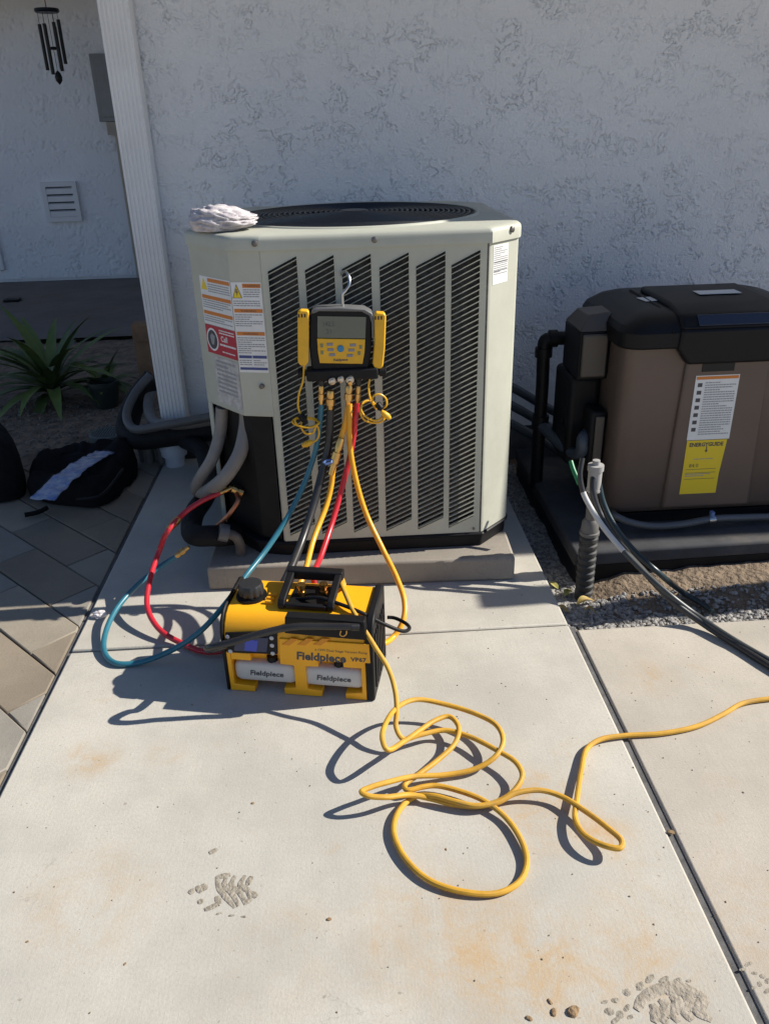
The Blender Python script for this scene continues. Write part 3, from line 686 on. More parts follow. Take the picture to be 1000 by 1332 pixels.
MB().tube(spline([PY(307, 640, 2.50), PY(310, 650, 2.46), PY(305, 660, 2.45), PY(290, 678, 2.46), PY(272, 690, 2.52), PY(262, 690, 2.7)], 6), 0.008, 10).build('copper_pipe', M_COPPER, ll, smooth=True)
MB().lathe(PY(298, 634, 2.50), PY(312, 640, 2.50)-PY(298, 634, 2.50), [(0, .008), (.012, .008), (.012, .014), (.026, .014), (.026, .010), (.034, .010), (.034, .015), (.05, .015), (.052, .002)], 10).build('valve', M_BRASS, ll, smooth=True)
# line set from the house corner
ls = thing('line_set', (-0.7, 3.45, 0.2), 'thick black insulated line set running from the house corner', 'pipe')
MB().tube(spline([PY(200, 492, 3.72), PY(178, 520, 3.7), PY(166, 560, 3.55), PY(180, 570, 3.47), PY(215, 567, 3.44), PY(250, 562, 3.43), PY(300, 556, 3.42)], 8), 0.052, 16).build('insulation', M_FOAM, ls, smooth=True)
MB().tube(spline([PY(212, 490, 3.75), PY(195, 515, 3.68), PY(200, 548, 3.5), PY(235, 552, 3.40), PY(285, 545, 3.38)], 8), 0.024, 12).build('drain_hose', M_GREYP, ls, smooth=True)
MB().tube(spline([PY(196, 488, 3.68), PY(176, 512, 3.62), PY(165, 540, 3.52), PY(175, 558, 3.42), PY(215, 553, 3.36), PY(280, 541, 3.34)], 8), 0.02, 12).build('control_cable', mat('grey_cable', (0.10, 0.095, 0.09), 0.5, var=.1), ls, smooth=True)

# ------------------------------------------------------------------ digital manifold gauge hung on the louvers
YG = 2.30
def xz(u, v, y=YG):
    p = PY(u, v, y); return (p.x, p.z)
g0 = PY(443, 490, YG)
ga = thing('manifold_gauge', (g0.x, YG+0.03, g0.z-0.02), 'black and yellow digital manifold gauge hooked onto the louvers', 'gauge')
MB().xzprism([xz(*p) for p in [(403, 410), (408, 404), (420, 402.5), (465, 403), (478, 405), (484, 412), (483, 455), (479, 486), (474, 489), (410, 488), (406, 484), (402, 450)]], YG, YG+0.055).build('housing', M_BLK, ga, bevel=0.006, bseg=3)
MB().xzprism([xz(*p) for p in [(405, 405.5), (412, 401), (440, 399.5), (474, 401.5), (484, 407), (487, 420), (486, 440), (483.5, 440), (483, 420), (480, 410), (470, 405), (415, 404.5), (407, 408)]], YG-0.006, YG+0.05).build('bumper', mat('grey_rubber', (0.13, 0.13, 0.13), 0.45, var=.1), ga, bevel=0.003)
scr = MB().xzprism([xz(*p) for p in [(413, 411), (476, 412), (475, 440), (413, 439)]], YG-0.003, YG+0.002).build('screen', mat('lcd_grey', (0.13, 0.14, 0.11), 0.2, var=.05), ga)
kp = MB().xzprism([xz(*p) for p in [(412.5, 440), (475, 441), (474, 458), (471.5, 473), (416, 472), (413.5, 457)]], YG-0.004, YG+0.002).build('keypad', M_YPROBE, ga, bevel=0.0015)
mb = MB(); d0 = xz(419, 420); text_mesh('142.5', .020, mb, Matrix(((1, 0, 0, d0[0]), (0, 0, -1, YG-0.0034), (0, 1, 0, d0[1]-0.01), (0, 0, 0, 1))), 0, sx=.8)
d0 = xz(424, 430); text_mesh('21', .018, mb, Matrix(((1, 0, 0, d0[0]), (0, 0, -1, YG-0.0034), (0, 1, 0, d0[1]-0.008), (0, 0, 0, 1))), 0)
mb.build('digits', M_INK, scr)
c = xz(443, 453); MB().lathe((c[0], YG-0.003, c[1]), (0, -1, 0), [(0, .0098), (.004, .0098), (.0055, .008), (.006, .001)], 20).build('button', mat('blue_button', (0.03, 0.22, 0.42), 0.35), kp, smooth=True)
for (u, v, wd) in [(429, 447.5, .009), (430, 454.5, .009), (432, 461, .009), (459, 448.5, .009), (457, 455, .009), (455, 462, .009)]:
    c = xz(u, v); MB().box((c[0]-wd, YG-0.006, c[1]-.0042), (c[0]+wd, YG-0.0035, c[1]+.0042)).build('button', mat('grey_button', (0.25, 0.25, 0.27), 0.5), kp, bevel=.001)
for (u, v) in [(418.5, 449), (419, 458), (469, 451), (467, 459)]:
    c = xz(u, v); MB().box((c[0]-.004, YG-0.006, c[1]-.0055), (c[0]+.004, YG-0.0035, c[1]+.0055)).build('button', mat('green_button', (0.22, 0.24, 0.12), 0.5), kp, bevel=.001)
mb = MB(); d0 = xz(443, 469); text_mesh('Fieldpiece', .0105, mb, Matrix(((1, 0, 0, d0[0]), (0, 0, -1, YG-0.0045), (0, 1, 0, d0[1]), (0, 0, 0, 1))), 0, bold=.0003, align='CENTER'); mb.build('logo', M_INK, kp)
MB().tube(spline([PY(446, 402, YG+.02), PY(445.5, 392, YG+.02), PY(446, 382, YG+.02), PY(450, 377, YG+.02), PY(454, 371, YG+.025), PY(454.5, 362, YG+.035), PY(451, 355, YG+.05), PY(446, 354, YG+.085), PY(444, 358, YG+.104)], 6), 0.0042, 10).build('hook', M_STEEL, ga, smooth=True)
a, b = xz(398, 481), xz(492, 492)
MB().box((a[0], YG-0.012, b[1]), (b[0], YG+0.045, a[1])).build('valve_block', M_BLK, ga, bevel=.006, bseg=3)
for sgn, (u, v) in ((-1, (398, 486)), (1, (492, 485))):
    c = xz(u, v); MB().lathe((c[0], YG+.012, c[1]), (sgn, 0, 0), [(0, .010), (.004, .010), (.004, .014), (.022, .014), (.024, .011), (.0245, .001)], 14).build('valve_knob', M_BLK, ga, smooth=True)
for (u, v, m, r) in [(432, 493, M_STEEL, .011), (443, 490.5, M_STEEL, .0095), (455, 491.5, M_STEEL, .012)]:
    c = xz(u, v); MB().lathe((c[0], YG-.010, c[1]), (0, -1, -.2), [(0, r), (.010, r), (.010, r*.7), (.016, r*.7), (.017, .002)], 14).build('port', m, ga, smooth=True)
c = xz(455, 493); MB().lathe((c[0], YG-.024, c[1]-.004), (0, -1, -.2), [(0, .007), (.008, .006), (.009, .001)], 12).build('port_core', M_BRASS, ga, smooth=True)
for (u, m) in [(418, 0), (429.5, 0), (454, 0), (466, 0)]:
    c = xz(u, 497); MB().lathe((c[0], YG+.012, c[1]+.012), (0, 0, -1), [(0, .010), (.02, .010), (.021, .007), (.026, .007)], 12).build('port', M_BLKM, ga, smooth=True)
tx = xz(452, 482)
# temperature clamps on each side
def clampthing(poly, cord, coils, band, tip, label):
    P0 = [xz(*p, YG+.0) for p in poly]
    cx_ = sum(p[0] for p in P0)/len(P0); zmin = min(p[1] for p in P0)
    t = thing('temperature_clamp', (cx_, YG+.02, zmin), label, 'probe', 'temperature clamps on the gauge')
    MB().xzprism(P0, YG-.008, YG+.022).build('handle', M_YPROBE, t, bevel=.004, bseg=3)
    top = max(p[1] for p in P0)
    for k in (-1, 0, 1): MB().box((cx_+k*.0085-.0022, YG-.0088, top-.020), (cx_+k*.0085+.0022, YG-.0078, top-.010)).build('slot', M_BLKM, t)
    MB().box((cx_-.010, YG+.0222, zmin+.02), (cx_+.010, YG+.05, top-.02)).build('jaw', M_BLK, t, bevel=.003)
    MB().tube(spline([PY(u, v, y) for u, v, y in cord], 8), .0030, 8).build('cord', M_YPROBE, t, smooth=True)
    for cl in coils: MB().tube(spline([PY(u, v, y) for u, v, y in cl], 7), .0030, 8).build('coil', M_YPROBE, t, smooth=True)
    MB().lathe(PY(*band[0]), PY(*band[1])-PY(*band[0]), [(0, .004), (.003, .010), (.020, .011), (.026, .006)], 10).build('velcro_band', M_BLK, t, smooth=True)
    MB().lathe(PY(*tip[0]), PY(*tip[1])-PY(*tip[0]), [(0, .004), (.006, .008), (.022, .010), (.030, .008), (.036, .005), (.037, .001)], 10).build('plug', M_YPROBE, t, smooth=True)
    return t
Y2 = 2.30
clampthing([(387, 406), (391, 403), (400, 403.5), (402, 406), (401.5, 470), (398, 475), (391, 475), (387.5, 470)],
    [(395.5, 475, Y2), (394, 496, Y2), (389, 512, Y2), (388, 530, Y2), (393, 543, Y2)],
    [[(393, 543, Y2), (382, 546, Y2), (381, 550, 2.29), (398, 556, 2.285), (413, 551, 2.30), (412, 546, 2.31), (398, 543, 2.31), (384, 545, 2.29), (386, 552, 2.28), (404, 556, 2.28), (415, 550, 2.29), (408, 546, 2.31), (392, 544, 2.30)],
     [(393, 544, Y2), (392, 556, 2.29), (398, 564, 2.285), (407, 563, 2.285), (412, 554, 2.29), (415, 562, 2.29), (413, 571, 2.29), (406, 576, 2.29)]],
    [(390, 539, 2.29), (397, 547, 2.285)], [(407, 574, 2.29), (391, 581, 2.29)], 'yellow temperature clamp on the gauge side beside the control cover labels')
clampthing([(486.5, 410), (489, 406), (499, 406.5), (502, 410), (500.5, 452), (498, 476), (495, 479), (487, 478), (484.5, 472), (487, 445)],
    [(481, 492, Y2), (479.5, 502, Y2), (480, 512, Y2), (482, 520, Y2)],
    [[(482, 520, Y2), (471, 526, Y2), (469, 538, 2.29), (475, 547, 2.285), (490, 550, 2.285), (499, 546, 2.29), (500, 538, 2.30), (492, 530, 2.31), (481, 521, 2.30), (472, 524, 2.29), (470, 534, 2.28), (477, 543, 2.28), (489, 547, 2.28), (498, 541, 2.29), (496, 533, 2.30), (484, 523, 2.31)],
     [(489, 532, Y2), (484, 523, 2.29), (486, 515, 2.285), (494, 513, 2.285), (502, 519, 2.29), (502, 528, 2.29), (496, 532, 2.29)]],
    [(490, 524, 2.29), (497, 533, 2.285)], [(496, 535, 2.28), (508, 545, 2.28)], 'yellow temperature clamp on the gauge side toward the pool heater')

# ------------------------------------------------------------------ hoses
def fitting(mb, a, b, r=.009):
    a, b = Vector(a), Vector(b); L_ = (b-a).length
    mb.lathe(a, b-a, [(0, r*.8), (L_*.12, r), (L_*.30, r), (L_*.30, r*.75), (L_*.38, r*.75), (L_*.38, r*1.12), (L_*.66, r*1.12), (L_*.66, r*.8), (L_*.98, r*.72), (L_, .002)], 12)
def hose(name, label, tube, r, m, fits, extra=()):
    p0 = tube[0] if isinstance(tube[0], Vector) else Vector(tube[0])
    zmin = min(Vector(p).z for p in tube)
    t = thing(name, (p0.x, p0.y, max(0, zmin-r)), label, 'hose')
    MB().tube(spline(tube, 10), r, 12).build('tube', m, t, smooth=True)
    for f in fits:
        mb = MB(); fitting(mb, *f); mb.build('brass_fitting', M_BRASS, t, smooth=True)
    return t
GZ = 0.0
hose('refrigerant_hose', 'teal refrigerant hose looping over the concrete beside the yellow pump',
     [PY(418, 526, 2.312), PY(416, 550, 2.31), PY(412, 579, 2.305), PY(403, 610, 2.29), PY(393.6, 634, 2.275), PY(374, 673, 2.24), PY(345.6, 716, 2.16), PY(319, 750, 2.07), PY(300, 777, 2.01), PZ(262, 820, .10), PZ(225, 845, .045), PZ(180, 862, .012), PZ(152, 863, .010), PZ(138, 852, .012), PZ(136, 830, .02), PZ(150, 795, .045), PZ(178, 762, .07), PZ(210, 736, .10), PZ(231, 723, .13)], .0085, M_TEAL,
     [(PY(418, 502, 2.312), PY(417.5, 529, 2.312), .0085), (PZ(229, 724, .128), PY(246, 711, 2.37), .010)])
hose('refrigerant_hose', 'thick black vacuum hose hanging straight down from the gauge',
     [PY(429.6, 533, 2.31), PY(427, 581, 2.30), PY(417.6, 620, 2.275), PY(408, 656, 2.235), PY(393.6, 701, 2.15), PY(377, 742, 2.03), PY(366, 765, 1.97)], .0125, M_BHOSE, [(PY(430, 508, 2.31), PY(429.5, 536, 2.31), .0125)])
hose('refrigerant_hose', 'short yellow hose with inline brass coupling between gauge and pump handle',
     [PY(453, 525, 2.305), PY(449, 550, 2.295), PY(442, 575, 2.285), PY(433, 612, 2.27), PY(431, 630, 2.26), PY(425, 656, 2.23), PY(408, 701, 2.14), PY(397, 742, 2.03), PY(388, 765, 1.97)], .0085, M_YHOSE, [(PY(454, 501, 2.305), PY(452.5, 530, 2.30), .0115), (PY(444, 570, 2.278), PY(430, 618, 2.262), .0125)])
hose('refrigerant_hose', 'red refrigerant hose arcing from the gauge to the brass valve under the cover',
     [PY(464.5, 524, 2.312), PY(458, 579, 2.305), PY(446, 630, 2.28), PY(432, 680, 2.21), PY(417.6, 723, 2.10), PY(408, 748, 2.02), (-.12, 2.02, .16), (-.22, 2.04, .07), (-.33, 1.99, .02), PZ(272, 848, .015), PZ(235, 836, .014), PZ(207, 818, .03), PZ(192, 790, .06), PZ(195, 755, .10), PZ(208, 715, .15), PY(219, 690, 2.33), PY(239, 668, 2.40), PY(262, 652, 2.45), PY(286, 641, 2.48)], .0088, M_RED,
     [(PY(466, 502, 2.312), PY(464.5, 529, 2.312), .0085), (PY(219, 689, 2.33), PY(238, 669, 2.40), .0115), (PY(284, 642, 2.478), PY(303, 634, 2.50), .009)])
hose('refrigerant_hose', 'long yellow hose bowing out from the gauge down behind the pump side',
     [PY(454.5, 525, 2.295), PY(455, 579, 2.285), PY(463, 625, 2.27), PY(476, 668, 2.24), PY(498, 715, 2.17), PY(516, 752, 2.09), PY(526, 783, 2.02), PY(524, 808, 1.97), PY(512, 828, 1.94), PZ(495, 838, .06), (.02, 1.99, .03)], .0085, M_YHOSE, [])
o = MB().tube([PY(424.5, 599, 2.262), PY(421, 602, 2.255), PY(424, 604, 2.25), PY(431, 602, 2.25), PY(432, 598, 2.262)], .004, 8, closed=True).build('tie_wrap', mat('blue_tape', (0.12, 0.2, 0.42), 0.4), None, smooth=True)
tag(o, 'small blue tie wrapped around the black hose beside the brass coupling', 'tie')

# ------------------------------------------------------------------ vacuum pump
FLp, FRp = PZ(296, 897), PZ(488, 912)
ex = (FRp-FLp).normalized(); ey = Vector((-ex.y, ex.x, 0)); PL = (FRp-FLp).length; PD = 0.20
ctr = (FLp+FRp)/2 + ey*(PD/2); rotp = math.atan2(ex.y, ex.x)
pu = thing('vacuum_pump', (ctr.x, ctr.y, 0.001), 'yellow portable vacuum pump with black handle on the concrete path', 'pump', rotz=rotp)
HL = PL/2; YFp = -PD/2
def C5(x, y):                                       # front-plane local (x, z) of a reference sighting
    d = ray(260+x/3.3333, 710+y/3.3333); o = Vector((0, 0, H)); n = ey
    t = (FLp-o).dot(n)/d.dot(n); p = o + d*t; l = p-ctr
    return (l.x*ex.x + l.y*ex.y, p.z)
def fplate(name, pts, y0, y1, m, parent=pu, bevel=0.002, raw=False):
    return MB().xzprism([p if raw else C5(*p) for p in pts], y0, y1).build(name, m, parent, local=True, bevel=bevel)
zt_f = C5(400, 290)[1]
prof = [(YFp+.030, .030), (YFp+.030, .128), (YFp+.001, .128), (YFp+.001, .185), (YFp+.010, .212), (YFp+.028, .232), (YFp+.050, .240), (PD/2-.02, .246), (PD/2, .236), (PD/2, .012), (YFp+.06, .012), (YFp+.06, .030)]
shell = MB().yzprism(prof, -HL+.010, HL-.022).build('shell', M_YEL, pu, local=True, bevel=.005, bseg=3)
endp = [(YFp-.003, .0), (YFp-.003, .19), (YFp+.008, .220), (YFp+.03, .240), (YFp+.05, .248), (PD/2-.015, .254), (PD/2+.004, .243), (PD/2+.004, 0)]
MB().yzprism(endp, HL-.0219, HL).build('end_cover', M_BLK, pu, local=True, bevel=.005, bseg=3)
MB().yzprism(endp, -HL, -HL+.0099).build('end_cover', M_BLK, pu, local=True, bevel=.004)
# ribs on right end cover
for k in range(7): MB().box((HL+.0001, YFp+.02+.024*k, .03), (HL+.004, YFp+.030+.024*k, .20)).build('cooling_rib', M_BLK, pu, local=True, bevel=.0015)
# lower front frame with bottle windows
ya, yb = YFp-.001, YFp+.0295
xL, xR = -HL+.0105, HL-.0225; xm0, xm1 = C5(355, 500)[0], C5(520, 500)[0]
zfb = .0; zw0, zw1 = .030, .108
fplate('front_frame', [(xL, 0), (xL+.070, 0), (xL+.070, .018), (xL+.012, .022), (xL+.012, .128), (xL, .128)], ya, yb, M_YEL, raw=True)
fplate('front_frame', [(xL+.0125, .104), (xL+.068, .104), (xL+.068, .1275), (xL+.0125, .1275)], ya, yb, M_YEL, raw=True)
fplate('front_frame', [(xm0, 0), (xm1, 0), (xm1, .020), ((xm0+xm1)/2+.012, .024), ((xm0+xm1)/2+.012, .098), (xm1-.005, .100), (xm1-.005, .1275), (xm0-.005, .1275), (xm0-.005, .100), ((xm0+xm1)/2-.02, .098), ((xm0+xm1)/2-.02, .024), (xm0, .020)], ya, yb, M_YEL, raw=True)
fplate('front_frame', [(xR-.058, 0), (xR, 0), (xR, .1275), (xR-.060, .1275), (xR-.060, .104), (xR-.012, .104), (xR-.012, .024), (xR-.058, .018)], ya, yb, M_YEL, raw=True)
# oil bottles
M_BOT = mat('bottle_white', (0.55, 0.53, 0.50), 0.4, var=.05)
bz0, bz1 = .028, .092
def bottle(x0, x1, label):
    b = MB(); n = 20; prof = []
    zc = (bz0+bz1)/2; hz = (bz1-bz0)/2
    vs = []; secs = [(x0, .6), (x0+.006, .86), (x0+.018, 1.0), (x1-.018, 1.0), (x1-.006, .86), (x1, .6)]
    for (x, s) in secs:
        for j in range(n):
            a = 2*PI*j/n; cy_, cz_ = math.cos(a), math.sin(a)
            sup = lambda c: math.copysign(abs(c)**.55, c)
            vs.append((x, YFp+.026 + .021*s*sup(cy_), zc + hz*s*sup(cz_)))
    fs = [(k*n+j, k*n+(j+1) % n, (k+1)*n+(j+1) % n, (k+1)*n+j) for k in range(len(secs)-1) for j in range(n)] + [tuple(range(n))[::-1], tuple(range((len(secs)-1)*n, len(secs)*n))]
    b.add(vs, fs)
    t = tag(b.build('oil_bottle', M_BOT, pu, local=True, smooth=True, angle=60))
    mb = MB(); text_mesh('Fieldpiece', .0225, mb, Matrix(((1, 0, 0, (x0+x1)/2+.004), (0, 0, -1, YFp+.0042), (0, 1, 0, zc-.007), (0, 0, 0, 1))), 0, bold=.0006, shear=.12, align='CENTER', sx=1.05); mb.build('lettering', M_INK, t, local=True)
    MB().lathe((x0+.105, YFp+.028, bz1-.004), (0, 0, 1), [(0, .015), (.018, .015), (.019, .002)], 14).build('cap', M_BLK, t, local=True, smooth=True)
bottle(xL+.014, xL+.014+.176, '')
bottle(xL+.200, xR-.006, '')
# display panel (left) and logo panel
dp = fplate('display_panel', [(110, 378), (335, 372), (338, 470), (118, 462)], YFp-.003, YFp+.004, M_BLK)
fplate('screen', [(160, 395), (298, 398), (292, 458), (150, 452)], YFp-.0045, YFp-.0025, mat('lcd_navy', (0.02, 0.03, 0.09), 0.15), dp, 0)
fplate('readout', [(200, 402), (255, 408), (248, 456), (196, 450)], YFp-.0052, YFp-.0044, mat('lcd_blue', (0.03, 0.05, 0.30), 0.2, emit=((0.02, 0.05, 0.5), 0.10)), dp, 0)
for (x, y) in [(313, 398), (315, 430), (318, 464), (135, 455), (122, 392)]:
    c = C5(x, y); MB().lathe((c[0], YFp-.003, c[1]), (0, -1, 0), [(0, .006), (.002, .006), (.003, .003)], 10).build('button', mat('pale_button', (0.5, 0.5, 0.52), 0.4), dp, local=True, smooth=True)
lp = fplate('logo_panel', [(345, 400), (735, 425), (740, 508), (348, 492)], YFp-.004, YFp+.003, M_YEL)
a = C5(420, 488); mb = MB()
def fm(x, z, y=YFp-.0046): return Matrix(((1, 0, 0, x), (0, 0, -1, y), (0, 1, 0, z), (0, 0, 0, 1)))
text_mesh('Fieldpiece', .0345, mb, fm(*a), 0, bold=.0012, shear=.08, sx=.97)
a = C5(656, 497); text_mesh('VP67', .0175, mb, fm(*a), 0, bold=.0005, sx=1.1)
a = C5(500, 452); text_mesh('6 CFM Dual Stage Vacuum Pump', .0105, mb, fm(*a), 0)
mb.build('lettering', M_INK, lp, local=True)
# front recess bar and diagonal grooves, their shade painted as darker yellow strips
fplate('recess_bar', [(372, 302), (715, 322), (724, 402), (640, 396), (372, 372)], YFp-.010, YFp+.02, M_BLK)
for k in range(3):
    x = 370+68*k; fplate('groove_shade', [(x-12, 425), (x+20, 428), (x+60, 400), (x+28, 397)], YFp-.0062, YFp-.0038, mat('groove_shade_yellow', (0.72, 0.26, 0.005), 0.4), lp, 0)
# top handle and knob
def ptop(x, y, z):
    p = PZ(260+x/3.3333, 710+y/3.3333, z); l = p-ctr; return Vector((l.x*ex.x+l.y*ex.y, l.x*ey.x+l.y*ey.y, z))
ha, hb = ptop(345, 265, .25), ptop(585, 275, .25)
hm = MB()
hx0, hx1 = ha.x+.004, hb.x-.012; hy0 = ha.y; zh = .30
hy1 = .085
for x in (hx0, hx1): hm.yzprism([(hy0, .242), (hy0, .256), (hy0+.010, .268), (hy1-.01, .292), (hy1, .286), (hy1-.004, .268), (hy0+.028, .256), (hy0+.03, .244)], x-.010, x+.010)
hm.box((hx0-.012, hy1-.020, .266), (hx1+.012, hy1+.010, .294)); hm.box((hx0+.0105, hy0, .2425), (hx1-.0105, hy0+.016, .2575))
hm.build('handle', M_BLK, pu, local=True, bevel=.004, bseg=3)
MB().box((hx0+.012, hy0+.02, .2425), (hx1-.012, .07, .2465)).build('valve_tray', M_BLK, pu, local=True, bevel=.001)
for k in range(2): MB().lathe((hx0+.04+.06*k, .02+.01*k, .2466), (0, 0, 1), [(0, .011), (.012, .011), (.012, .008), (.024, .008), (.024, .012), (.034, .012), (.035, .002)], 12).build('inlet_port', M_BRASS, pu, local=True, smooth=True)
kc = ptop(225, 215, .245)
MB().lathe((kc.x, kc.y, .240), (0, 0, 1), [(0, .042), (.008, .042), (.008, .036), (.012, .036)], 24).build('knob_seat', M_BLK, pu, local=True, smooth=True)
km = MB(); n = 36; vs = []
for (z, rr) in [(.252, .034), (.256, .036), (.278, .034), (.284, .030), (.285, .004)]:
    for j in range(n): a = 2*PI*j/n; r_ = rr*(1-.09*(j % 3 == 0)) if z < .283 else rr; vs.append((kc.x+r_*math.cos(a), kc.y+r_*math.sin(a), z))
km.add(vs, [(k*n+j, k*n+(j+1) % n, (k+1)*n+(j+1) % n, (k+1)*n+j) for k in range(4) for j in range(n)] + [tuple(range(n))[::-1], tuple(range(4*n, 5*n))])
km.build('oil_knob', mat('knob_black', (0.025, 0.025, 0.026), 0.4, var=.2), pu, local=True, smooth=True, angle=30)
for k in range(3): MB().tube([(kc.x+.048, kc.y-.03+.018*k, .247), (kc.x+.068, kc.y-.032+.018*k, .247)], .005, 8).build('rib', M_YEL, pu, local=True, smooth=True)
# black hose looped across the pump front
def pf(x, y, dy):                                   # point in a plane dy in front of the pump front
    d = ray(260+x/3.3333, 710+y/3.3333); o = Vector((0, 0, H)); t = (FLp-ey*dy-o).dot(ey)/d.dot(ey); return o + d*t
lh = thing('loop_hose', tuple(pf(400, 350, .04).to_2d())+(0.17,), 'grey black rubber hose lying across the front of the yellow pump', 'hose')
MB().tube(spline([pf(688, 352, .012), pf(640, 350, .02), pf(540, 349, .03), pf(420, 350, .045), pf(340, 362, .055), pf(250, 385, .070), pf(150, 415, .085), pf(60, 437, .09), pf(32, 446, .08), pf(48, 450, .06), pf(90, 440, .05), pf(104, 425, .0), pf(108, 415, -.05)], 8), .0095, 12).build('tube', mat('hose_grey', (0.022, 0.021, 0.021), 0.25, var=.2), lh, smooth=True)
MB().tube([pf(655, 352, .018), pf(690, 352, .011)], .0105, 12).build('end_ferrule', M_BLKM, lh, smooth=True)
MB().tube(spline([pf(612, 368, .02), pf(608, 385, .022), pf(620, 392, .022), pf(634, 383, .022), pf(636, 368, .02)], 6), .0018, 6).build('wire_clip', M_BRASS, lh, smooth=True)
# pump power lead
tubething('power_lead', [pf(420, 232, -.10), pf(520, 225, -.08), pf(600, 250, -.07), pf(700, 290, -.05), pf(800, 340, -.06), pf(880, 370, -.08), pf(908, 358, -.12), pf(890, 335, -.16), pf(840, 312, -.19), pf(812, 310, -.19)], .0052, M_BLK, 'short black power lead curling out of the pump handle', 'cable')

# ------------------------------------------------------------------ extension cord
cord = [(441, 753, .262), (449, 772, .27), (460, 796, .25), (488, 842, .19), (505, 870, .15), (514, 900, .115), (516, 925, .085), (515, 946, .06), (524, 961, .04), (546, 956, .035), (578, 950, .03), (610, 958, .03), (646, 976, .035), (671, 992, .035), (679, 1009, .03), (668, 1029, .02), (646, 1043, .010), (618, 1049, .008), (588, 1046, .010), (560, 1039, .014), (532, 1034, .025), (502, 1037, .045), (478, 1035, .055), (470, 1030, .058), (482, 1024, .056), (502, 1018, .05), (538, 1010, .03), (578, 1008, .016), (618, 1000, .020), (644, 984, .035), (654, 964, .045), (646, 944, .05), (622, 930, .05), (578, 916, .055), (542, 910, .07), (518, 919, .085), (502, 940, .095), (497, 960, .095), (503, 975, .085), (526, 964, .06), (546, 950, .045), (566, 937, .04), (584, 932, .038), (596, 945, .036), (592, 966, .03), (570, 988, .024), (542, 1009, .022), (526, 1022, .022), (530, 1028, .022), (548, 1024, .022), (566, 1022, .02), (594, 1028, .018), (630, 1042, .018), (658, 1064, .012), (678, 1094, .011), (685, 1122, .009), (675, 1147, .008), (646, 1162, .008), (602, 1160, .010), (558, 1145, .010), (526, 1115, .010), (512, 1082, .010), (518, 1056, .010), (538, 1037, .009), (562, 1035, .022), (590, 1042, .022), (618, 1048, .020), (646, 1044, .022), (670, 1032, .030), (702, 1028, .030), (730, 1036, .024), (762, 1056, .026), (790, 1077, .032), (808, 1094, .036), (806, 1103, .036), (786, 1100, .034), (760, 1086, .028), (748, 1066, .022), (750, 1040, .018), (756, 1000, .013), (763, 974, .010), (780, 962, .012), (810, 957, .009), (860, 954, .007), (905, 945, .007), (940, 929, .007), (965, 915, .007), (1000, 909, .007), (1060, 905, .007)]
ec = thing('extension_cord', tuple(PZ(590, 1040).to_2d())+(0,), 'yellow extension cord tangled in loops on the concrete path', 'cord')
MB().tube(spline([PZ(u, v, max(z, .0062)) for u, v, z in cord], 8), .0064, 10).build('cable', M_YCORD, ec, smooth=True)
MB().lathe(PZ(446, 764, .262), PZ(437, 745, .25)-PZ(446, 764, .262), [(0, .006), (.01, .012), (.04, .014), (.05, .014), (.051, .002)], 12).build('connector', M_YCORD, ec, smooth=True)

# ------------------------------------------------------------------ pool heater on its black pad
hp = thing('equipment_pad', (1.3, 2.9, -0.08), 'black plastic pad under the brown pool heater', 'pad')
hpo = [(0.775, 2.405), (1.85, 2.44), (1.85, 3.42), (0.775, 3.42)]
MB().prism(inset(hpo, 0.010), -0.125, -0.02).build('skirt', M_BLK, hp, bevel=.006)
MB().prism(hpo, -0.0199, 0.035).build('deck', mat('pad_plastic', (0.060, 0.061, 0.066), 0.75, var=.25, vscale=6, spec=.25, bump=.1, bscale=120, grime=.5), hp, bevel=.012, bseg=3)
ht = thing('pool_heater', (1.30, 2.95, 0.036), 'brown pool heater with black lid standing on a black plastic pad', 'heater')
YH = 2.60
def rnd_rect(x0, x1, y0, y1, r, n=6):
    out = []
    for (cx_, cy_, a0) in ((x1-r, y0+r, -PI/2), (x1-r, y1-r, 0), (x0+r, y1-r, PI/2), (x0+r, y0+r, PI)):
        for k in range(n+1): a = a0 + PI/2*k/n; out.append((cx_+r*math.cos(a), cy_+r*math.sin(a)))
    return out
HX0, HX1, HY1 = 0.945, 1.66, 3.12
body = MB(); zs_ = [(0.075, .030), (0.085, .012), (0.11, 0), (0.705, 0.004)]
base = rnd_rect(HX0, HX1, YH, HY1, .06); n = len(base); vs = []
for z, ins in zs_: vs += [(p[0], p[1], z) for p in inset(base, ins)]
body.add(vs, [(k*n+i, k*n+(i+1) % n, (k+1)*n+(i+1) % n, (k+1)*n+i) for k in range(3) for i in range(n)] + [tuple(range(n))[::-1], tuple(range(3*n, 4*n))])
body.build('shell', M_TAN, ht, smooth=True, angle=40)
MB().prism(inset(base, .02), 0.0362, 0.0748).build('foot_frame', M_BLK, ht)
# raised front panel
lu = lambda u, v, y=YH: PY(u, v, y)
fx0, fx1 = lu(872, 560).x, lu(872, 560).x + 2*(1.305-lu(872, 560).x)
MB().xzprism([(fx0, .10), (fx1, .10), (fx1-.02, .695), (fx0+.02, .695)], YH-.012, YH+.01).build('front_panel', M_TAN, ht, bevel=.010, bseg=3)
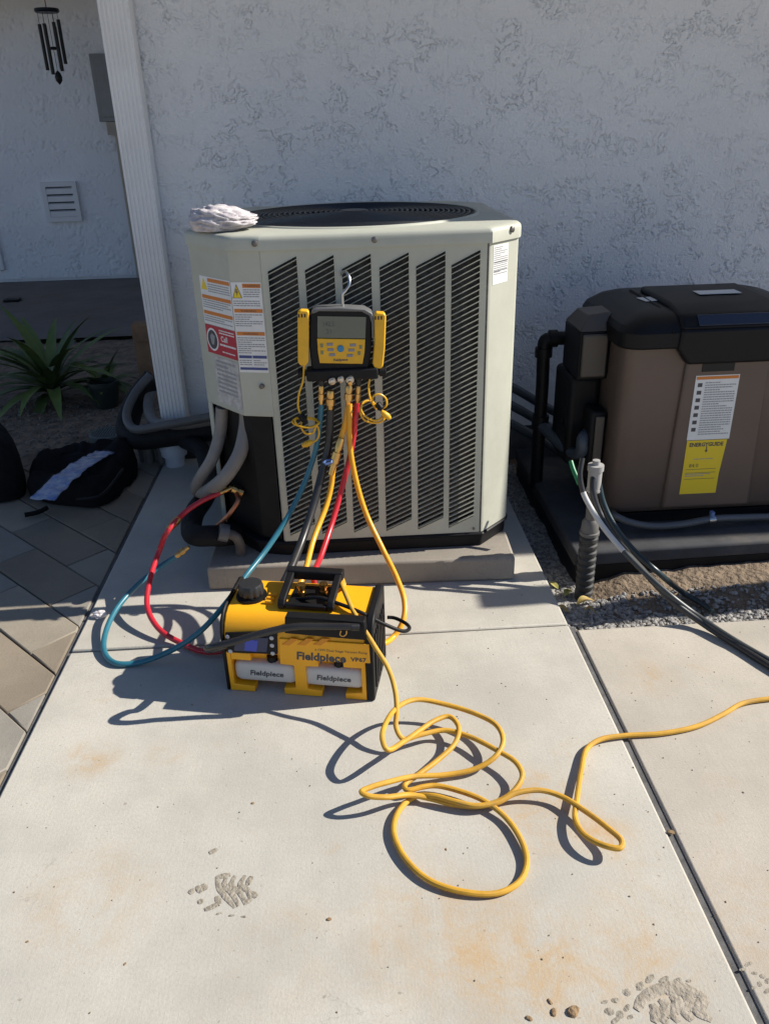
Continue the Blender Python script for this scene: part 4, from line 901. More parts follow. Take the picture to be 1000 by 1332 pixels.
# lid
lid = MB(); L0 = rnd_rect(HX0-.012, HX1+.012, YH-.018, HY1+.01, .07); n = len(L0); vs = []
def sh(poly, dx, dyf, dyb):
    out = []
    for x, y in poly:
        tx_ = (x-1.3025)/(.37); sgn = max(-1, min(1, tx_)); ty = (y-(YH+HY1)/2)/(.37); sy = max(-1, min(1, ty))
        out.append((x - dx*sgn, y - (dyb*max(0, sy) + dyf*min(0, sy))))
    return out
levels = [(0.700, L0), (0.706, inset(L0, -.004)), (0.752, inset(L0, -.002)), (0.772, sh(L0, .012, .015, .0)), (0.797, sh(L0, .06, .06, .02)), (0.806, sh(L0, .10, .11, .04)), (0.810, sh(L0, .13, .16, .06))]
for z, pl in levels: vs += [(p[0], p[1], z) for p in pl]
lid.add(vs, [(k*n+i, k*n+(i+1) % n, (k+1)*n+(i+1) % n, (k+1)*n+i) for k in range(len(levels)-1) for i in range(n)] + [tuple(range(n))[::-1], tuple(range((len(levels)-1)*n, len(levels)*n))])
M_LID = mat('lid_plastic', (0.007, 0.007, 0.0085), 0.45, var=.2, vscale=6, spec=.22, bump=.08, bscale=200)
lo = lid.build('lid', M_LID, ht, smooth=True, angle=25)
# control pod on the lid front: trapezoid drop and slanted console
px0, px1 = lu(880, 460).x, 2*1.305 - lu(880, 460).x
MB().xzprism([(px0+.03, .645), (px1-.03, .645), (px1+.01, .70), (px1+.005, .765), (px0-.005, .765), (px0-.01, .70)], YH-.032, YH+.02).build('console_apron', M_LID, lo, bevel=.010, bseg=3)
MB().yzprism([(YH-.030, .7655), (YH+.015, .806), (YH+.12, .826), (YH+.40, .832), (YH+.40, .79), (YH+.0, .755)], px0-.004, px1+.004).build('console', M_LID, lo, bevel=.012, bseg=3)
k0, k1 = lu(905, 425).x+.0, 1.43
def onslope(t): return (YH-.030+.045*t, .7655+.0405*t)
MB().yzprism([(onslope(.18)[0]-.004, onslope(.18)[1]+.003), (onslope(.92)[0]-.004, onslope(.92)[1]+.003), (onslope(.92)[0]+.01, onslope(.92)[1]-.004), (onslope(.18)[0]+.01, onslope(.18)[1]-.004)], k0, k1).build('control_window', mat('smoked_window', (0.012, 0.016, 0.03), 0.08, spec=.7), lo, bevel=.002)
MB().tube([(px0-.03, YH-.02, .75), (px0-.03, YH+.03, .788), (px0-.03, YH+.12, .808), (px0-.03, YH+.42, .812)], .006, 8).build('lid_rib', M_LID, lo, smooth=True)
def stick(u0, v0, u1, v1, y, lname):
    a = PY(u0, v0, y); b = PY(u1, v1, y); return a, b
s1 = PZ(845, 397, .897)
MB().box((1.265, YH+.20, .8318), (1.415, YH+.26, .8340)).build('lid_sticker', M_LABEL, lo)
sm = MB().box((-.048, -.034, 0), (.048, .034, .0015)); sm.xf(Matrix.Translation((1.12, YH+.25, .8125)) @ Matrix.Rotation(.15, 4, 'Z')); sm.build('lid_sticker', M_LABEL, lo)
# handle pocket, labels on the front
h0, h1 = lu(914, 470, YH-.013), lu(954, 482, YH-.013)
MB().box((h0.x, YH-.0145, h1.z), (h1.x, YH-.0121, h0.z)).build('finger_pocket', mat('pocket_black', (0.004, 0.004, 0.004), 0.6), ht, bevel=.0008)
FH = Facet((0, YH-.012), (2, YH-.012), .0012)
A, B, C_, D = lu(905, 489, YH-.013), lu(962, 487, YH-.013), lu(890, 574, YH-.013), lu(946, 571, YH-.013)
xl, xr, zt, zm, zb = A.x, B.x, A.z, lu(890, 573, YH-.013).z, lu(882, 643, YH-.013).z
mb = MB(); FH.quad(mb, xl, xr, zm, zt, 0, 0); FH.quad(mb, xl+.003, xr-.003, zt-.014, zt-.003, 1, 3)
for i in range(7): z = zt-.026-.027*i; FH.quad(mb, xl+.010, xl+.026, z-.014, z, 1, 1)
textlines(FH, mb, xl+.036, xr-.008, zt-.024, zm+.012, .0085)
tag(mb.build('warning_label', LM, ht), 'white instruction label with an orange header')
mb = MB(); xr2 = lu(930, 640, YH-.013).x; 
mb.add([FH.P(xl+.002, zb, 0), FH.P(xr-.016, zb, 0), FH.P(xr-.016, zb+.075, 0), FH.P(xr-.006, zm-.002, 0), FH.P(xl+.002, zm-.002, 0)], [(0, 1, 2, 3, 4)], 4)
text_mesh('ENERGYGUIDE', .0200, mb, FH.M((xl+xr)/2-.003, zm-.025, 1), 1, bold=.0008, align='CENTER', sx=.92)
mb.add([FH.P((xl+xr)/2-.006, zm-.040, 1), FH.P((xl+xr)/2+.006, zm-.040, 1), FH.P((xl+xr)/2, zm-.05, 1)], [(0, 1, 2)], 1); FH.quad(mb, (xl+xr)/2-.0018, (xl+xr)/2+.0018, zm-.042, zm-.026, 1, 1)
text_mesh('84.0', .020, mb, FH.M(xl+.022, zm-.105, 1), 1)
for z in (.112, .126, .150): FH.quad(mb, xl+.012, xr-.03, zm-z-.0015, zm-z, 1, 1)
textlines(FH, mb, xl+.035, xr-.045, zm-.072, zm-.076, .006); textlines(FH, mb, xl+.012, xr-.05, zm-.13, zm-.145, .007)
tag(mb.build('energy_label', LM, ht), 'yellow energy label')
# side boxes
M_BOXT = mat('box_tan', (0.075, 0.063, 0.052), 0.45, var=.06)
bt = PY(757, 431, 2.75); bl = PY(755, 491, 2.75); br = PY(793, 417, 2.75)
jb = MB().prism([(bt.x-.004, 2.755), (bt.x+.10, 2.755), (bt.x+.15, 2.80), (bt.x+.15, 2.96), (bt.x-.004, 2.96)], bl.z-.012, bt.z-.004)
jbh = MB(); jbh.add([(bt.x-.004, 2.755, bt.z-.0038), (bt.x+.10, 2.755, bt.z-.0038), (bt.x+.15, 2.80, bt.z-.0038), (bt.x+.15, 2.96, bt.z-.0038), (bt.x-.004, 2.96, bt.z-.0038), (bt.x+.03, 2.80, bt.z+.045), (bt.x+.11, 2.80, bt.z+.055), (bt.x+.12, 2.93, bt.z+.05), (bt.x+.03, 2.93, bt.z+.045)], [(4, 3, 2, 1, 0), (0, 1, 6, 5), (1, 2, 6), (2, 3, 7, 6), (3, 4, 8, 7), (4, 0, 5, 8), (5, 6, 7, 8)])
jbo = jb.build('junction_box', M_BLK, ht, bevel=.006)
jbh.build('hood', M_BOXT, jbo, bevel=.003)
MB().box((bt.x+.004, 2.742, bl.z), (bt.x+.095, 2.7548, bt.z-.012)).build('cover', M_BOXT, jbo, bevel=.006)
b2 = PY(738, 497, 2.80); b3 = PY(738, 605, 2.80)
MB().box((b2.x+.01, 2.80, b3.z), (HX0-.002, 3.02, bl.z-.015)).build('fan_housing', M_BLK, ht, bevel=.02, bseg=3)
c2, c3 = PY(773, 540, 2.70), PY(803, 603, 2.70)
vb = MB().box((c2.x-.012, 2.70, c3.z-.01), (HX0-.001, 2.7995, c2.z+.012)).build('valve_box', M_BLK, ht, bevel=.012, bseg=2)
MB().box((c2.x+.004, 2.690, c3.z), (HX0-.012, 2.6995, c2.z-.004)).build('cover', M_BOXT, vb, bevel=.004)
# pipes by the heater
def mkpipe(pts, r, m, label, fits=()):
    t = thing('water_pipe', (Vector(pts[-1]).x, Vector(pts[-1]).y, min(Vector(p).z for p in pts)), label, 'pipe')
    MB().tube(pts, r, 14).build('pipe', m, t, smooth=True, angle=50)
    for a, b in fits: MB().tube([a, b], r*1.3, 14).build('coupling', m, t, smooth=True)
    return t
pA, pB, pC = PY(742, 440, 3.05), PY(708, 441, 3.05), PY(700, 600, 3.05)
mkpipe(spline([PY(760, 440, 3.05), pA, PY(722, 440, 3.05), PY(709, 443, 3.05), PY(707, 456, 3.05), PY(705, 500, 3.05), PY(701, 560, 3.05), Vector((PY(701, 560, 3.05).x, 3.05, .0))], 4), .026, mat('black_pipe', (0.009, 0.009, 0.010), 0.5, spec=.25), 'black plastic pipe with elbow rising beside the pool heater to its upper box',
       [(PY(707, 452, 3.05), PY(706.5, 464, 3.05)), (PY(724, 440, 3.05), PY(714, 440.5, 3.05)), (PY(703, 540, 3.05), PY(701.5, 556, 3.05))])
mkpipe(spline([PY(703, 552, 3.04), PY(715, 565, 2.98), PY(735, 582, 2.85), PY(748, 590, 2.78), PY(756, 586, 2.72), PY(757, 572, 2.72), PY(764, 562, 2.78)], 5), .022, mat('slate_pipe', (0.06, 0.075, 0.095), 0.45, var=.1), 'slate grey flexible pipe sloping from the black pipe to the heater')
for k in range(3):
    y = 3.42-.04*k; z = .30-.075*k
    tubething('water_pipe', [(0.60, y, z+.10), (0.75, y-.02, z+.03), (0.95, y-.03, z-.09), (1.1, y-.03, z-.15)], .020, mat('slate_pipe', (0.1, 0.1, 0.1)), ['uppermost', 'middle', 'lowest'][k] + ' of three dark pipes slanting along the stucco wall foot behind the heater', 'pipe', 'pipes along the wall foot')
# heater drain hose lying along the front
dh = thing('drain_hose', (1.2, 2.54, .036), 'grey flexible hose lying along the bottom front of the pool heater', 'hose')
MB().tube(spline([(0.99, 2.66, .06), PY(800, 671, 2.56), PY(815, 678, 2.54), PY(845, 684, 2.53), PY(885, 682, 2.53), PY(925, 675, 2.54), PY(965, 673, 2.55), PY(1010, 672, 2.56), PY(1060, 672, 2.56)], 8), .013, 12).build('tube', mat('hose_slate', (0.09, 0.095, 0.105), 0.4, var=.1), dh, smooth=True)
p1 = PY(921, 676, 2.54); p2 = PY(929, 675, 2.54); MB().tube([p1, p2], .0155, 12).build('clamp', M_STEEL, dh, smooth=True); MB().box((p1.x+.002, 2.528, p1.z+.014), (p1.x+.014, 2.545, p1.z+.034)).build('clamp_screw', mat('blue_tape', (.1, .2, .4)), dh)
# vertical electrical stub with corrugated conduit
YC = 2.335
def vx(u, v): return PY(u, v, YC)
c0 = vx(766, 757); xc = vx(766.5, 690).x
cs = thing('conduit_stub', (xc, YC, -.11), 'grey conduit riser with ribbed flexible lower sleeve in front of the heater pad', 'conduit')
zz = lambda v: vx(766, v).z
MB().lathe((xc, YC, zz(640)), (0, 0, 1), [(0, .019), (.004, .024), (.012, .024), (.012, .022), (zz(612)-zz(640), .022), (zz(612)-zz(640), .026), (zz(605)-zz(640), .026), (zz(605)-zz(640)+.001, .012), (zz(599)-zz(640), .012), (zz(599)-zz(640)+.001, .001)], 18).build('bushing', M_PVC, cs, smooth=True, angle=40)
MB().lathe((xc, YC, zz(675)), (0, 0, 1), [(0, .018), (zz(640)-zz(675)-.0005, .018)], 16).build('riser', mat('riser_grey', (.13, .125, .12), .5, var=.1), cs, smooth=True, angle=40)
MB().lathe((xc, YC, zz(695)), (0, 0, 1), [(0, .031), (.002, .033), (.012, .033), (.014, .029), (zz(675)-zz(695)-.012, .028), (zz(675)-zz(695), .020)], 18).build('reducer', MATS['riser_grey'], cs, smooth=True, angle=40)
z0_, z1_ = -.115, zz(695)-.0005; prof = []; nrib = 10; hh = (z1_-z0_)/nrib
for k in range(nrib): prof += [(k*hh, .0265), (k*hh+hh*.2, .031), (k*hh+hh*.65, .031), (k*hh+hh*.85, .0265)]
prof.append((nrib*hh, .0265))
MB().lathe((xc, YC, z0_), (0, 0, 1), prof, 18).build('ribbed_sleeve', mat('sleeve_black', (.035, .035, .035), .5, var=.5, vscale=30, grime=.5), cs, smooth=True, angle=25)
# cables from the stub to the right
def cable(pts, r, m, label): return tubething('cable', pts, r, m, label, 'cable')
wc = thing('cable', tuple(vx(757, 600).to_2d())+(0,), 'pale sleeved cable drooping from the conduit stub onto the concrete slab', 'cable')
cpts = spline([vx(757, 596), PY(754, 618, 2.31), PY(758, 640, 2.29), PY(770, 664, 2.26), PY(786, 688, 2.23), PY(808, 714, 2.18), PY(838, 745, 2.10), PY(872, 775, 2.03), PZ(905, 800, .035), PZ(950, 830, .02), PZ(1000, 859, .012), PZ(1060, 890, .012)], 10)
MB().tube(cpts[20:52], .0088, 12).build('white_sleeve', mat('sleeve_white', (.50, .50, .49), .4, var=.1, grime=.2), wc, smooth=True)
MB().tube(cpts[:21], .0085, 12).build('jacket', M_BHOSE, wc, smooth=True)
MB().tube(cpts[51:], .0090, 12).build('jacket', mat('cable_grey', (.05, .055, .055), .4, var=.2), wc, smooth=True)
cable([vx(776, 610), PY(779, 632, 2.33), PY(785, 656, 2.31), PY(800, 686, 2.27), PY(824, 716, 2.22), PY(856, 745, 2.16), PZ(890, 772, -.065), PZ(915, 787, -.08), PZ(926, 796, -.085)], .0095, mat('cable_teal', (.018, .035, .042), .35, var=.2), 'dark teal cable drooping from the conduit stub into the gravel')
cable([vx(772, 612), PY(771, 640, 2.30), PY(780, 668, 2.27), PY(800, 702, 2.21), PY(835, 741, 2.12), PY(872, 780, 2.03), PZ(915, 812, .02), PZ(960, 841, .011), PZ(1010, 872, .011), PZ(1070, 905, .011)], .010, M_BHOSE, 'black cable running alongside the pale cable onto the concrete slab')
o = tubething('ground_wire', [PY(742, 600, 2.44), PY(745, 610, 2.42), PY(750, 622, 2.40), PY(753, 630, 2.385)], .008, mat('green_wire', (.005, .16, .06), .4), 'short green wire connector beside the conduit stub', 'wire')
tubething('bond_wire', [PY(750, 575, 2.8), PY(737, 565, 2.82), PY(730, 552, 2.85), PY(735, 540, 2.86)], .0035, M_BLK, 'thin black wire looping below the heater side boxes', 'wire')

# post out of frame on the right, its shadow falls across the slab
py_ = 2.205 + (2.62-.52)*SD.y/SD.x
ph = (2.62-0.44)*SD.z/math.hypot(SD.x, SD.y)*math.cos(SUN_AZ)
fp = thing('fence_post', (2.62, py_, -.10), 'square timber fence post with a narrow cap beyond the pool heater', 'post')
MB().box((2.575, py_-.057, -.12), (2.665, py_+.050, ph-.05)).build('shaft', mat('timber', (.30, .22, .15), .8, var=.2), fp)
MB().box((2.585, py_-.057, ph-.0499), (2.655, py_+.030, ph+.01)).build('cap', MATS['timber'], fp)

# ------------------------------------------------------------------ dry leaves, debris, mud
rl = random.Random(11)
M_LEAF = mat('dry_leaf', (.45, .36, .10), .7, col2=(.30, .17, .06), vscale=30)
M_LEAF2 = mat('green_leaf_litter', (.20, .24, .05), .6, col2=(.38, .33, .10), vscale=30)
def leaf_mesh(L_, W_, curl, seed):
    mb = MB(); vs = []; n = 8
    for i in range(n+1):
        t = i/n; wd = W_*math.sin(PI*t**.8)*.5+.0004; z = curl*math.sin(PI*t)+.004*math.sin(seed+5*t)
        vs += [(t*L_, -wd, z+.25*wd), (t*L_, 0, z-.1*wd), (t*L_, wd, z+.25*wd)]
    return mb.add(vs, [(3*i+k, 3*i+k+1, 3*i+k+4, 3*i+k+3) for i in range(n) for k in range(2)])
for i, (u, v, a, L_, m, lab) in enumerate([(757, 786, .35, .075, 0, 'pale yellow curled leaf lying in the gravel'), (742, 776, 1.0, .06, 1, 'greenish leaf at the slab corner beside the yellow leaf'), (733, 766, 2.0, .05, 1, 'small green leaf at the slab edge near the pad'), (748, 795, 2.6, .05, 0, 'brown dried leaf below the yellow leaf in the gravel'), (765, 793, -.5, .045, 0, 'short tan leaf scrap beside the yellow leaf')]):
    q = PZ(u, v, -.085); mb = leaf_mesh(L_, L_*.42, .012, i*1.3)
    mb.xf(Matrix.Translation((q.x-.02, q.y, -.086)) @ Matrix.Rotation(a, 4, 'Z'))
    tag(mb.build('dry_leaf', [M_LEAF, M_LEAF2][m], None, smooth=True), lab, 'leaf')
def blob(mb, x, y, r, h, sd, asp=1.0, ang=0.0):
    n = 14; k = len(mb.v); rr = random.Random(sd); ro = [1+.22*math.sin(2*PI*j/14*2+rr.uniform(0, .6)+sd)+rr.uniform(-.10, .10) for j in range(n)]
    vs = []
    for f, z in ((1.0, .0003), (.78, h*.8), (.35, h*1.05)):
        for j in range(n):
            a = 2*PI*j/n; px, py2 = math.cos(a)*r*ro[j]*f, math.sin(a)*r*ro[j]*f*asp
            vs.append((x+px*math.cos(ang)-py2*math.sin(ang), y+px*math.sin(ang)+py2*math.cos(ang), z))
    vs.append((x, y, h))
    mb.add(vs, [(l*n+j, l*n+(j+1) % n, (l+1)*n+(j+1) % n, (l+1)*n+j) for l in range(2) for j in range(n)] + [(2*n+j, 2*n+(j+1) % n, 3*n) for j in range(n)])
def mudstroke(pts, r, h):
    P = [PZ(u, v, 0) for u, v in pts]; S = spline(P, 6); mb = MB(); N_ = len(S)
    rs = [r*(.45+.55*math.sin(PI*min(1, max(0.06, (i+.6)/N_))))*(1+.25*pnoise(S[i].x, S[i].y, 0, 90)) for i in range(N_)]
    mb.tube(S, r, 8, rs=rs)
    for v in mb.v: v.z = max(.0004, v.z*h/r + .0006)
    return mb
mp_ = thing('mud_print', tuple(PZ(290, 1162).to_2d())+(0,), 'chevron tread boot print in dried mud on the middle of the path', 'mud print')
A1 = lambda p: (p[0]/2, 880+p[1]/2)
for st in [[(565, 520), (570, 548), (586, 572), (612, 602)], [(590, 520), (584, 543), (602, 562), (622, 598)], [(612, 518), (602, 545), (624, 562), (640, 594)], [(638, 518), (626, 543), (646, 558), (652, 584)], [(655, 520), (643, 543)], [(493, 565), (506, 553)], [(513, 545), (524, 562)], [(528, 540), (536, 556)], [(533, 607), (552, 600), (572, 588)], [(563, 572), (573, 592)], [(515, 587), (530, 584)], [(545, 460), (566, 449)], [(640, 588), (655, 578)], [(565, 522), (600, 516)], [(655, 560), (668, 575)]]:
    mudstroke([A1(p) for p in st], .0066, .0009).build('mud_ridge', M_MUD, mp_, smooth=True)
for i, (x, y) in enumerate([(570, 617), (603, 622), (635, 625)]):
    q = PZ(*A1((x, y))); mb = MB(); blob(mb, q.x, q.y, .0055, .0011, i, .55); mb.build('mud_dab', M_MUD, mp_, smooth=True)
mp2 = thing('mud_print', tuple(PZ(870, 1305).to_2d())+(0,), 'large swirled boot print in dried mud beside the dark path joint', 'mud print')
A2 = lambda p: (500+p[0]/2, 1000+p[1]/2)
for i, (x, y, r) in enumerate([(572, 607, 7), (600, 603, 9), (630, 582, 11), (664, 566, 12), (690, 546, 13), (726, 549, 12), (762, 550, 9), (790, 552, 6), (585, 632, 12), (612, 640, 11), (630, 622, 9), (600, 655, 10), (640, 645, 8)]):
    q = PZ(*A2((x, y))); mb = MB(); blob(mb, q.x, q.y, r*.00085, .0008, i+40, .6, .4); mb.build('mud_dab', M_MUD, mp2, smooth=True)
M_MUD2 = mat('pale_mud', (.25, .215, .165), .95, col2=(.42, .37, .30), vscale=60, bump=1.0, bscale=150)
for st in [[(655, 628), (672, 600), (705, 577), (760, 566), (790, 566)], [(805, 575), (828, 600), (812, 630), (850, 655)], [(775, 585), (795, 605), (778, 630), (800, 655)], [(745, 590), (764, 612), (748, 636), (765, 660)], [(715, 600), (734, 620), (722, 645), (735, 664)], [(695, 612), (706, 635), (700, 660)], [(730, 580), (790, 578), (815, 590)]]:
    mudstroke([A2(p) for p in st], .0110, .0017).build('mud_ridge', M_MUD2, mp2, smooth=True)
for i, (x, y, r) in enumerate([(945, 508, 9), (930, 522, 7), (962, 532, 7), (982, 540, 8), (975, 560, 8), (995, 552, 8), (995, 578, 9), (960, 570, 6)]):
    q = PZ(*A2((x, y))); mb = MB(); blob(mb, q.x, q.y, r*.0008, .0008, i+70, .6, .3); mb.build('mud_dab', M_MUD, mp2, smooth=True)
M_CLOD = mat('soil_clod', (.26, .17, .09), .95, var=.4, vscale=120, bump=1, bscale=150)
for i, (u, v, r, lab) in enumerate([(745, 1316, .012, 'largest brown soil clod beside the large boot print'), (720, 1317, .007, 'small brown clod between the big clod and the tiny pair'), (715, 1303, .005, 'tiny brown clod above the small clods'), (688, 1325, .006, 'brown clod farthest from the large boot print'), (428, 1196, .005, 'dark brown soil crumb past the chevron boot print'), (329, 1045, .004, 'dark chip lying on clean concrete before the pump'), (36, 1225, .003, 'dark speck near the paver edge'), (163, 1254, .003, 'brown crumb on bare concrete between boot print and pavers'), (580, 1105, .003, 'brown crumb inside the big loop of yellow cord'), (250, 917, .003, 'speck at the edge of the pump shadow'), (872, 1083, .008, 'green and brown debris stuck in the path joint')]):
    q = PZ(u, v); mb = MB(); blob(mb, q.x, q.y, r, r*.55, i+100, .8, i); tag(mb.build('soil_clod', M_CLOD, None, smooth=True), lab, 'clod')
# fine grit over the path, uncountable
def reg_path(rnd):
    return rnd.uniform(-.84, 1.3), .75+1.6*rnd.random()
def zpath(x, y): return 0.0
gravel('grit', reg_path, 420, .0006, .0022, zpath, 'fine dark grit scattered over the concrete path', mat('grit', (.10, .075, .05), .9, col2=(.28, .22, .15), vscale=80), 21)
# crumpled paper scrap at the slab edge
q = PZ(131, 803); cp = thing('paper_scrap', (q.x, q.y, 0), 'crumpled white paper cup scrap at the edge of the shaded pavers', 'litter')
bm = bmesh.new(); bmesh.ops.create_icosphere(bm, subdivisions=3, radius=1); mb = MB()
for v in bm.verts:
    d = v.co; r = 1+.5*noise.noise(d*2.2+Vector((3, 1, 2))); mb.v.append(Vector((d.x*.024*r, d.y*.014*r, max(0, d.z*.013*r+.010))))
mb.f = [[v.index for v in f.verts] for f in bm.faces]; mb.m = [0]*len(mb.f); bm.free(); mb.build('paper', mat('paper_white', (.62, .58, .58), .7, var=.2, vscale=60), cp, local=True)

# ------------------------------------------------------------------ left side: plants, bags, drain, chime
M_LF = mat('plant_leaf', (.045, .075, .022), .5, col2=(.10, .14, .035), vscale=12)
M_LF2 = mat('plant_leaf_pale', (.10, .15, .03), .5, col2=(.15, .20, .05), vscale=12)
def blade(L_, W_, bend, rise):
    mb = MB(); vs = []; n = 9
    for i in range(n+1):
        t = i/n; wd = W_*.5*(math.sin(PI*min(1, t*.93+.07)**.75)**.8)+.001
        ang = rise - bend*t
        if i == 0: x = z = 0.0
        else: x += L_/n*math.cos(ang); z += L_/n*math.sin(ang)
        vs += [(x, -wd, z+.22*wd), (x, 0, z-.1*wd), (x, wd, z+.22*wd)]
    return mb.add(vs, [(3*i+k, 3*i+k+1, 3*i+k+4, 3*i+k+3) for i in range(n) for k in range(2)])
def plant(name, loc, nl, L0_, W0, label, seed):
    t = thing(name, loc, label, 'plant'); r = random.Random(seed)
    MB().lathe((loc[0], loc[1], loc[2]-.02), (0, 0, 1), [(0, .045), (.06, .05), (.11, .035), (.15, .01)], 10).build('stem', mat('plant_stem', (.09, .065, .04), .9, var=.3, vscale=30), t)
    for i in range(nl):
        az = i*2.399+r.uniform(-.2, .2); f = i/nl
        L_ = L0_*r.uniform(.8, 1.12); rise = r.uniform(.3, .75)+.75*f; bend = r.uniform(.9, 1.8)*(1-.45*f)
        mb = blade(L_, W0*r.uniform(.8, 1.2), bend, rise); mb.xf(Matrix.Translation((0, 0, .05+.08*f)) @ Matrix.Rotation(az, 4, 'Z') @ Matrix.Translation((.02, 0, 0)))
        mb.build('leaf', M_LF2 if r.random() < .2 else M_LF, t, local=True, smooth=True, angle=80)
    return t
pl = PZ(72, 520, -.05); plant('bedding_plant', (pl.x, pl.y, -.06), 44, .50, .062, 'spiky broad leaved green plant in the bed by the rear patio', 4)
pl2 = PZ(140, 518, -.05); plant('bedding_plant', (pl2.x, pl2.y, -.06), 14, .24, .055, 'small dark plant in a pot beside the larger spiky plant', 9)
pz = thing('plant_pot', (pl2.x+.03, pl2.y-.12, -.06), 'dark green plastic pot in front of the small plant', 'pot')
MB().lathe((pl2.x+.03, pl2.y-.12, -.06), (0, 0, 1), [(0, .065), (.13, .085), (.13, .092), (.155, .092), (.155, .08), (.12, .075)], 18).build('pot', mat('pot_green', (.018, .026, .02), .5), pz, smooth=True, angle=40)
# wooden board by the wall corner
wa, wb = PY(170, 422, 4.7), PY(190, 482, 4.7)
wo = thing('wooden_block', (wa.x+.06, 4.75, -.05), 'brown wooden block standing behind the ribbed downspout', 'block')
MB().box((wa.x, 4.70, -.06), (wa.x+.14, 4.80, wa.z)).build('board', mat('brown_wood', (.22, .13, .07), .8, var=.25, vscale=8, bump=.3), wo, bevel=.004)
MB().box((wa.x+.03, 4.685, wa.z-.10), (wa.x+.14, 4.699, wa.z-.02)).build('cleat', MATS['brown_wood'], wo, bevel=.003)
# drain grate
dc = PZ(140, 562, -.01); dg = thing('drain_grate', (dc.x, dc.y, -.06), 'round grey green drain grate set in the dirt beside the bag', 'drain')
MB().lathe((dc.x, dc.y, -.06), (0, 0, 1), [(0, .095), (.045, .095), (.05, .09), (.05, .078), (.044, .078), (.044, .001)], 32).build('rim', mat('grate_green', (.10, .115, .105), .5, var=.1), dg, smooth=True, angle=40)
for k in range(-5, 6):
    xx = k*.0135; ln = math.sqrt(max(0, .078**2-xx**2)); MB().box((dc.x+xx-.0042, dc.y-ln, -.0158), (dc.x+xx+.0042, dc.y+ln, -.009)).build('bar', MATS['grate_green'], dg)
# pipe stubs next to the drain pipe
for k in range(4):
    q = PZ(183+8.5*k, 603+(k % 2)*3, 0); mb = MB().lathe((q.x, 3.60-.05*(k % 2), -.06), (0, 0, 1), [(0, .022), (.10+.02*(k % 2), .022), (.10+.02*(k % 2), .026), (.13, .026), (.131, .002)], 12)
    tag(mb.build('pipe_stub', M_GREYP, None, smooth=True, angle=40), 'short grey pipe stub, ' + ['farthest from', 'third from', 'second from', 'nearest to'][k] + ' the white drain pipe', 'pipe', 'grey pipe stubs by the downspout')
def softbag(outline, heights, seed, amp=.02, wn=5.0):
    c = Vector((sum(p.x for p in outline)/len(outline), sum(p.y for p in outline)/len(outline), 0))
    S = spline([p for p in outline]+[outline[0]], 4)[:-1]; n = len(S); mb = MB(); vs = []
    for f, h in heights:
        for p in S:
            q = c + (Vector((p.x, p.y, 0))-c)*f; nn = pnoise(q.x, q.y, seed, wn)+.5*pnoise(q.x, q.y, seed+4, wn*2.6)
            vs.append((q.x, q.y, h + (amp*nn if h > .012 else 0)))
    vs.append((c.x, c.y, heights[-1][1]*.95)); m = len(heights)
    mb.add(vs, [(k*n+i, k*n+(i+1) % n, (k+1)*n+(i+1) % n, (k+1)*n+i) for k in range(m-1) for i in range(n)] + [((m-1)*n+i, (m-1)*n+(i+1) % n, m*n) for i in range(n)])
    return mb, c
B4 = lambda x, y, z=.0: PZ(x/4, 560+y/4, z)
ol = [B4(*p) for p in [(165, 345), (175, 285), (260, 205), (340, 165), (410, 150), (480, 165), (560, 165), (650, 172), (712, 205), (700, 250), (640, 310), (590, 365), (500, 402), (420, 398), (350, 392), (260, 380)]]
mb, c = softbag(ol, [(1.0, .001), (1.04, .03), (1.0, .075), (.90, .110), (.78, .118), (.62, .085), (.45, .07), (.2, .075)], 2, .060, 8)
bg = thing('tool_bag', (c.x, c.y, 0), 'flat open black fabric bag lying on the shaded pavers', 'bag'); mb.build('fabric', M_FABRIC, bg, smooth=True, angle=180)
MB().tube(spline([B4(330, 155, .06), B4(320, 125, .09), B4(345, 112, .10), B4(358, 130, .09), B4(350, 155, .06)], 5), .005, 8).build('carry_loop', M_FABRIC, bg, smooth=True)
MB().tube(spline([B4(250, 400, .02), B4(200, 425, .012), B4(130, 440, .012)], 5), .010, 8).build('strap', M_FABRIC, bg, smooth=True)
MB().tube(spline([B4(400, 360, .09), B4(520, 340, .10), B4(590, 270, .11), B4(640, 200, .11)], 5), .006, 8).build('piping', M_BLK, bg, smooth=True)
# printed plastic sleeve on the bag
def ps_strip(p0, p1, w0, w1, z0, nn=34, mm=9):
    vs = []; d = (p1-p0); nrm = Vector((-d.y, d.x, 0)).normalized()
    for i in range(nn+1):
        t = i/nn; q = p0+d*t; wd = w0+(w1-w0)*t
        for j in range(mm+1):
            s_2 = j/mm-.5; p = q+nrm*wd*s_2; vs.append((p.x, p.y, z0 + .009*pnoise(p.x, p.y, 3, 22) + .003*pnoise(p.x, p.y, 6, 80) + .02*math.sin(PI*t)))
    return MB().add(vs, [(i*(mm+1)+j, i*(mm+1)+j+1, (i+1)*(mm+1)+j+1, (i+1)*(mm+1)+j) for i in range(nn) for j in range(mm)])
M_PLAS = mat('printed_plastic', (.42, .45, .50), .15, col2=(.08, .16, .42), vscale=22, detail=5, bump=.5, bscale=60)
sv = ps_strip(B4(225, 375, .11), B4(550, 125, .11), .105, .090, .122).build('plastic_sleeve', M_PLAS, None, smooth=True, angle=180)
sv.modifiers.new('solid', 'SOLIDIFY').thickness = .003
tag(sv, 'blue and clear plastic sleeve lying across the flat black bag', 'plastic bag')
ol = [B4(*p) for p in [(-160, 330), (-140, 220), (-40, 180), (60, 190), (120, 240), (140, 300), (110, 350), (30, 372), (-80, 372)]]
mb, c = softbag(ol, [(1.0, .001), (1.04, .05), (1.02, .14), (.92, .21), (.72, .25), (.4, .27), (.15, .275)], 5, .025, 6)
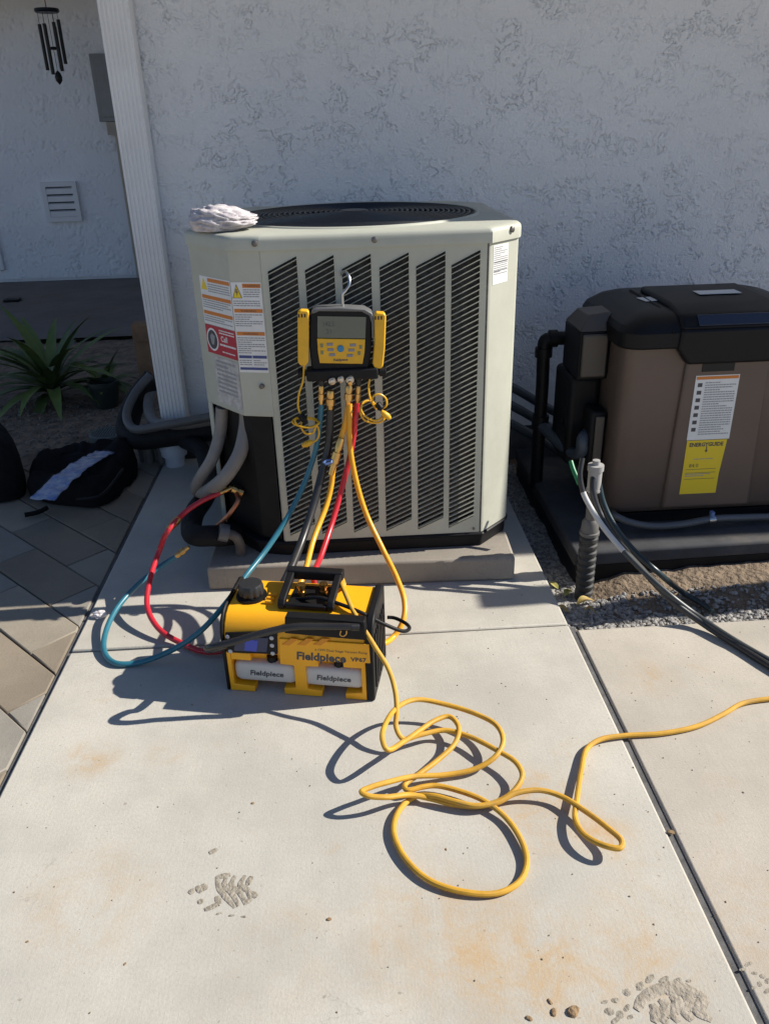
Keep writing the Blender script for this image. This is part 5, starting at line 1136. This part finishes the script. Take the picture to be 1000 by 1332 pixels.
bp = thing('backpack', (c.x, c.y, 0), 'upright black backpack standing on the pavers beside the flat bag', 'backpack'); mb.build('fabric', M_FABRIC, bp, smooth=True, angle=180)
mb = MB().tube(spline([c+Vector((.10, -.12, .05)), c+Vector((.13, -.15, .14)), c+Vector((.08, -.10, .22))], 6), .012, 8); mb.build('strap', M_FABRIC, bp, smooth=True)
# small black scrap on the rear patio
q = PZ(17, 392, -.03); o = MB().box((q.x-.07, q.y-.05, -.029), (q.x+.07, q.y+.05, -.005)).build('plastic_scrap', M_BLK, None, bevel=.006); tag(o, 'small flat black plastic piece on the rear patio', 'litter')
# wind chime under the porch beam
YCH = 8.30
top = PY(61, 13, YCH); wch = thing('wind_chime', (top.x, YCH, PY(76, 108, YCH).z), 'dark metal wind chime hanging in front of the rear wall', 'wind chime')
M_CH = mat('chime_metal', (.025, .022, .020), .4, .6, var=.2)
MB().lathe((top.x, YCH, top.z-.02), (0, 0, 1), [(0, .095), (.012, .105), (.030, .10), (.036, .03)], 24).build('top_disc', M_CH, wch, smooth=True, angle=40)
mb = MB(); mb.tube([(top.x, YCH, top.z+.01), (top.x, YCH, 2.562)], .005, 6); mb.build('cord', mat('cord_rust', (.25, .08, .04), .8), wch)
for k in range(6):
    a = 2*PI*k/6+.3; x, y = top.x+.08*math.cos(a), YCH+.08*math.sin(a); l0 = .07+.012*k; l1 = l0+.34+.05*((k*2) % 5)/4
    MB().tube([(x, y, top.z-.015), (x, y, top.z-l0)], .002, 5).tube([(x, y, top.z-l0), (x, y, top.z-l1)], .0155, 10).build('chime_tube', M_CH, wch, smooth=True, angle=50)
MB().lathe((top.x, YCH, top.z-.30), (0, 0, 1), [(0, .035), (.02, .04), (.025, .005)], 16).build('striker', M_CH, wch, smooth=True)
sz = PY(76, 101, YCH)
MB().tube([(top.x, YCH, top.z-.02), (top.x, YCH, sz.z+.05)], .002, 5).lathe((top.x, YCH, sz.z-.055), (0, 0, 1), [(0, .004), (.03, .028), (.06, .032), (.09, .022), (.11, .004)], 12).build('sail', M_CH, wch, smooth=True)
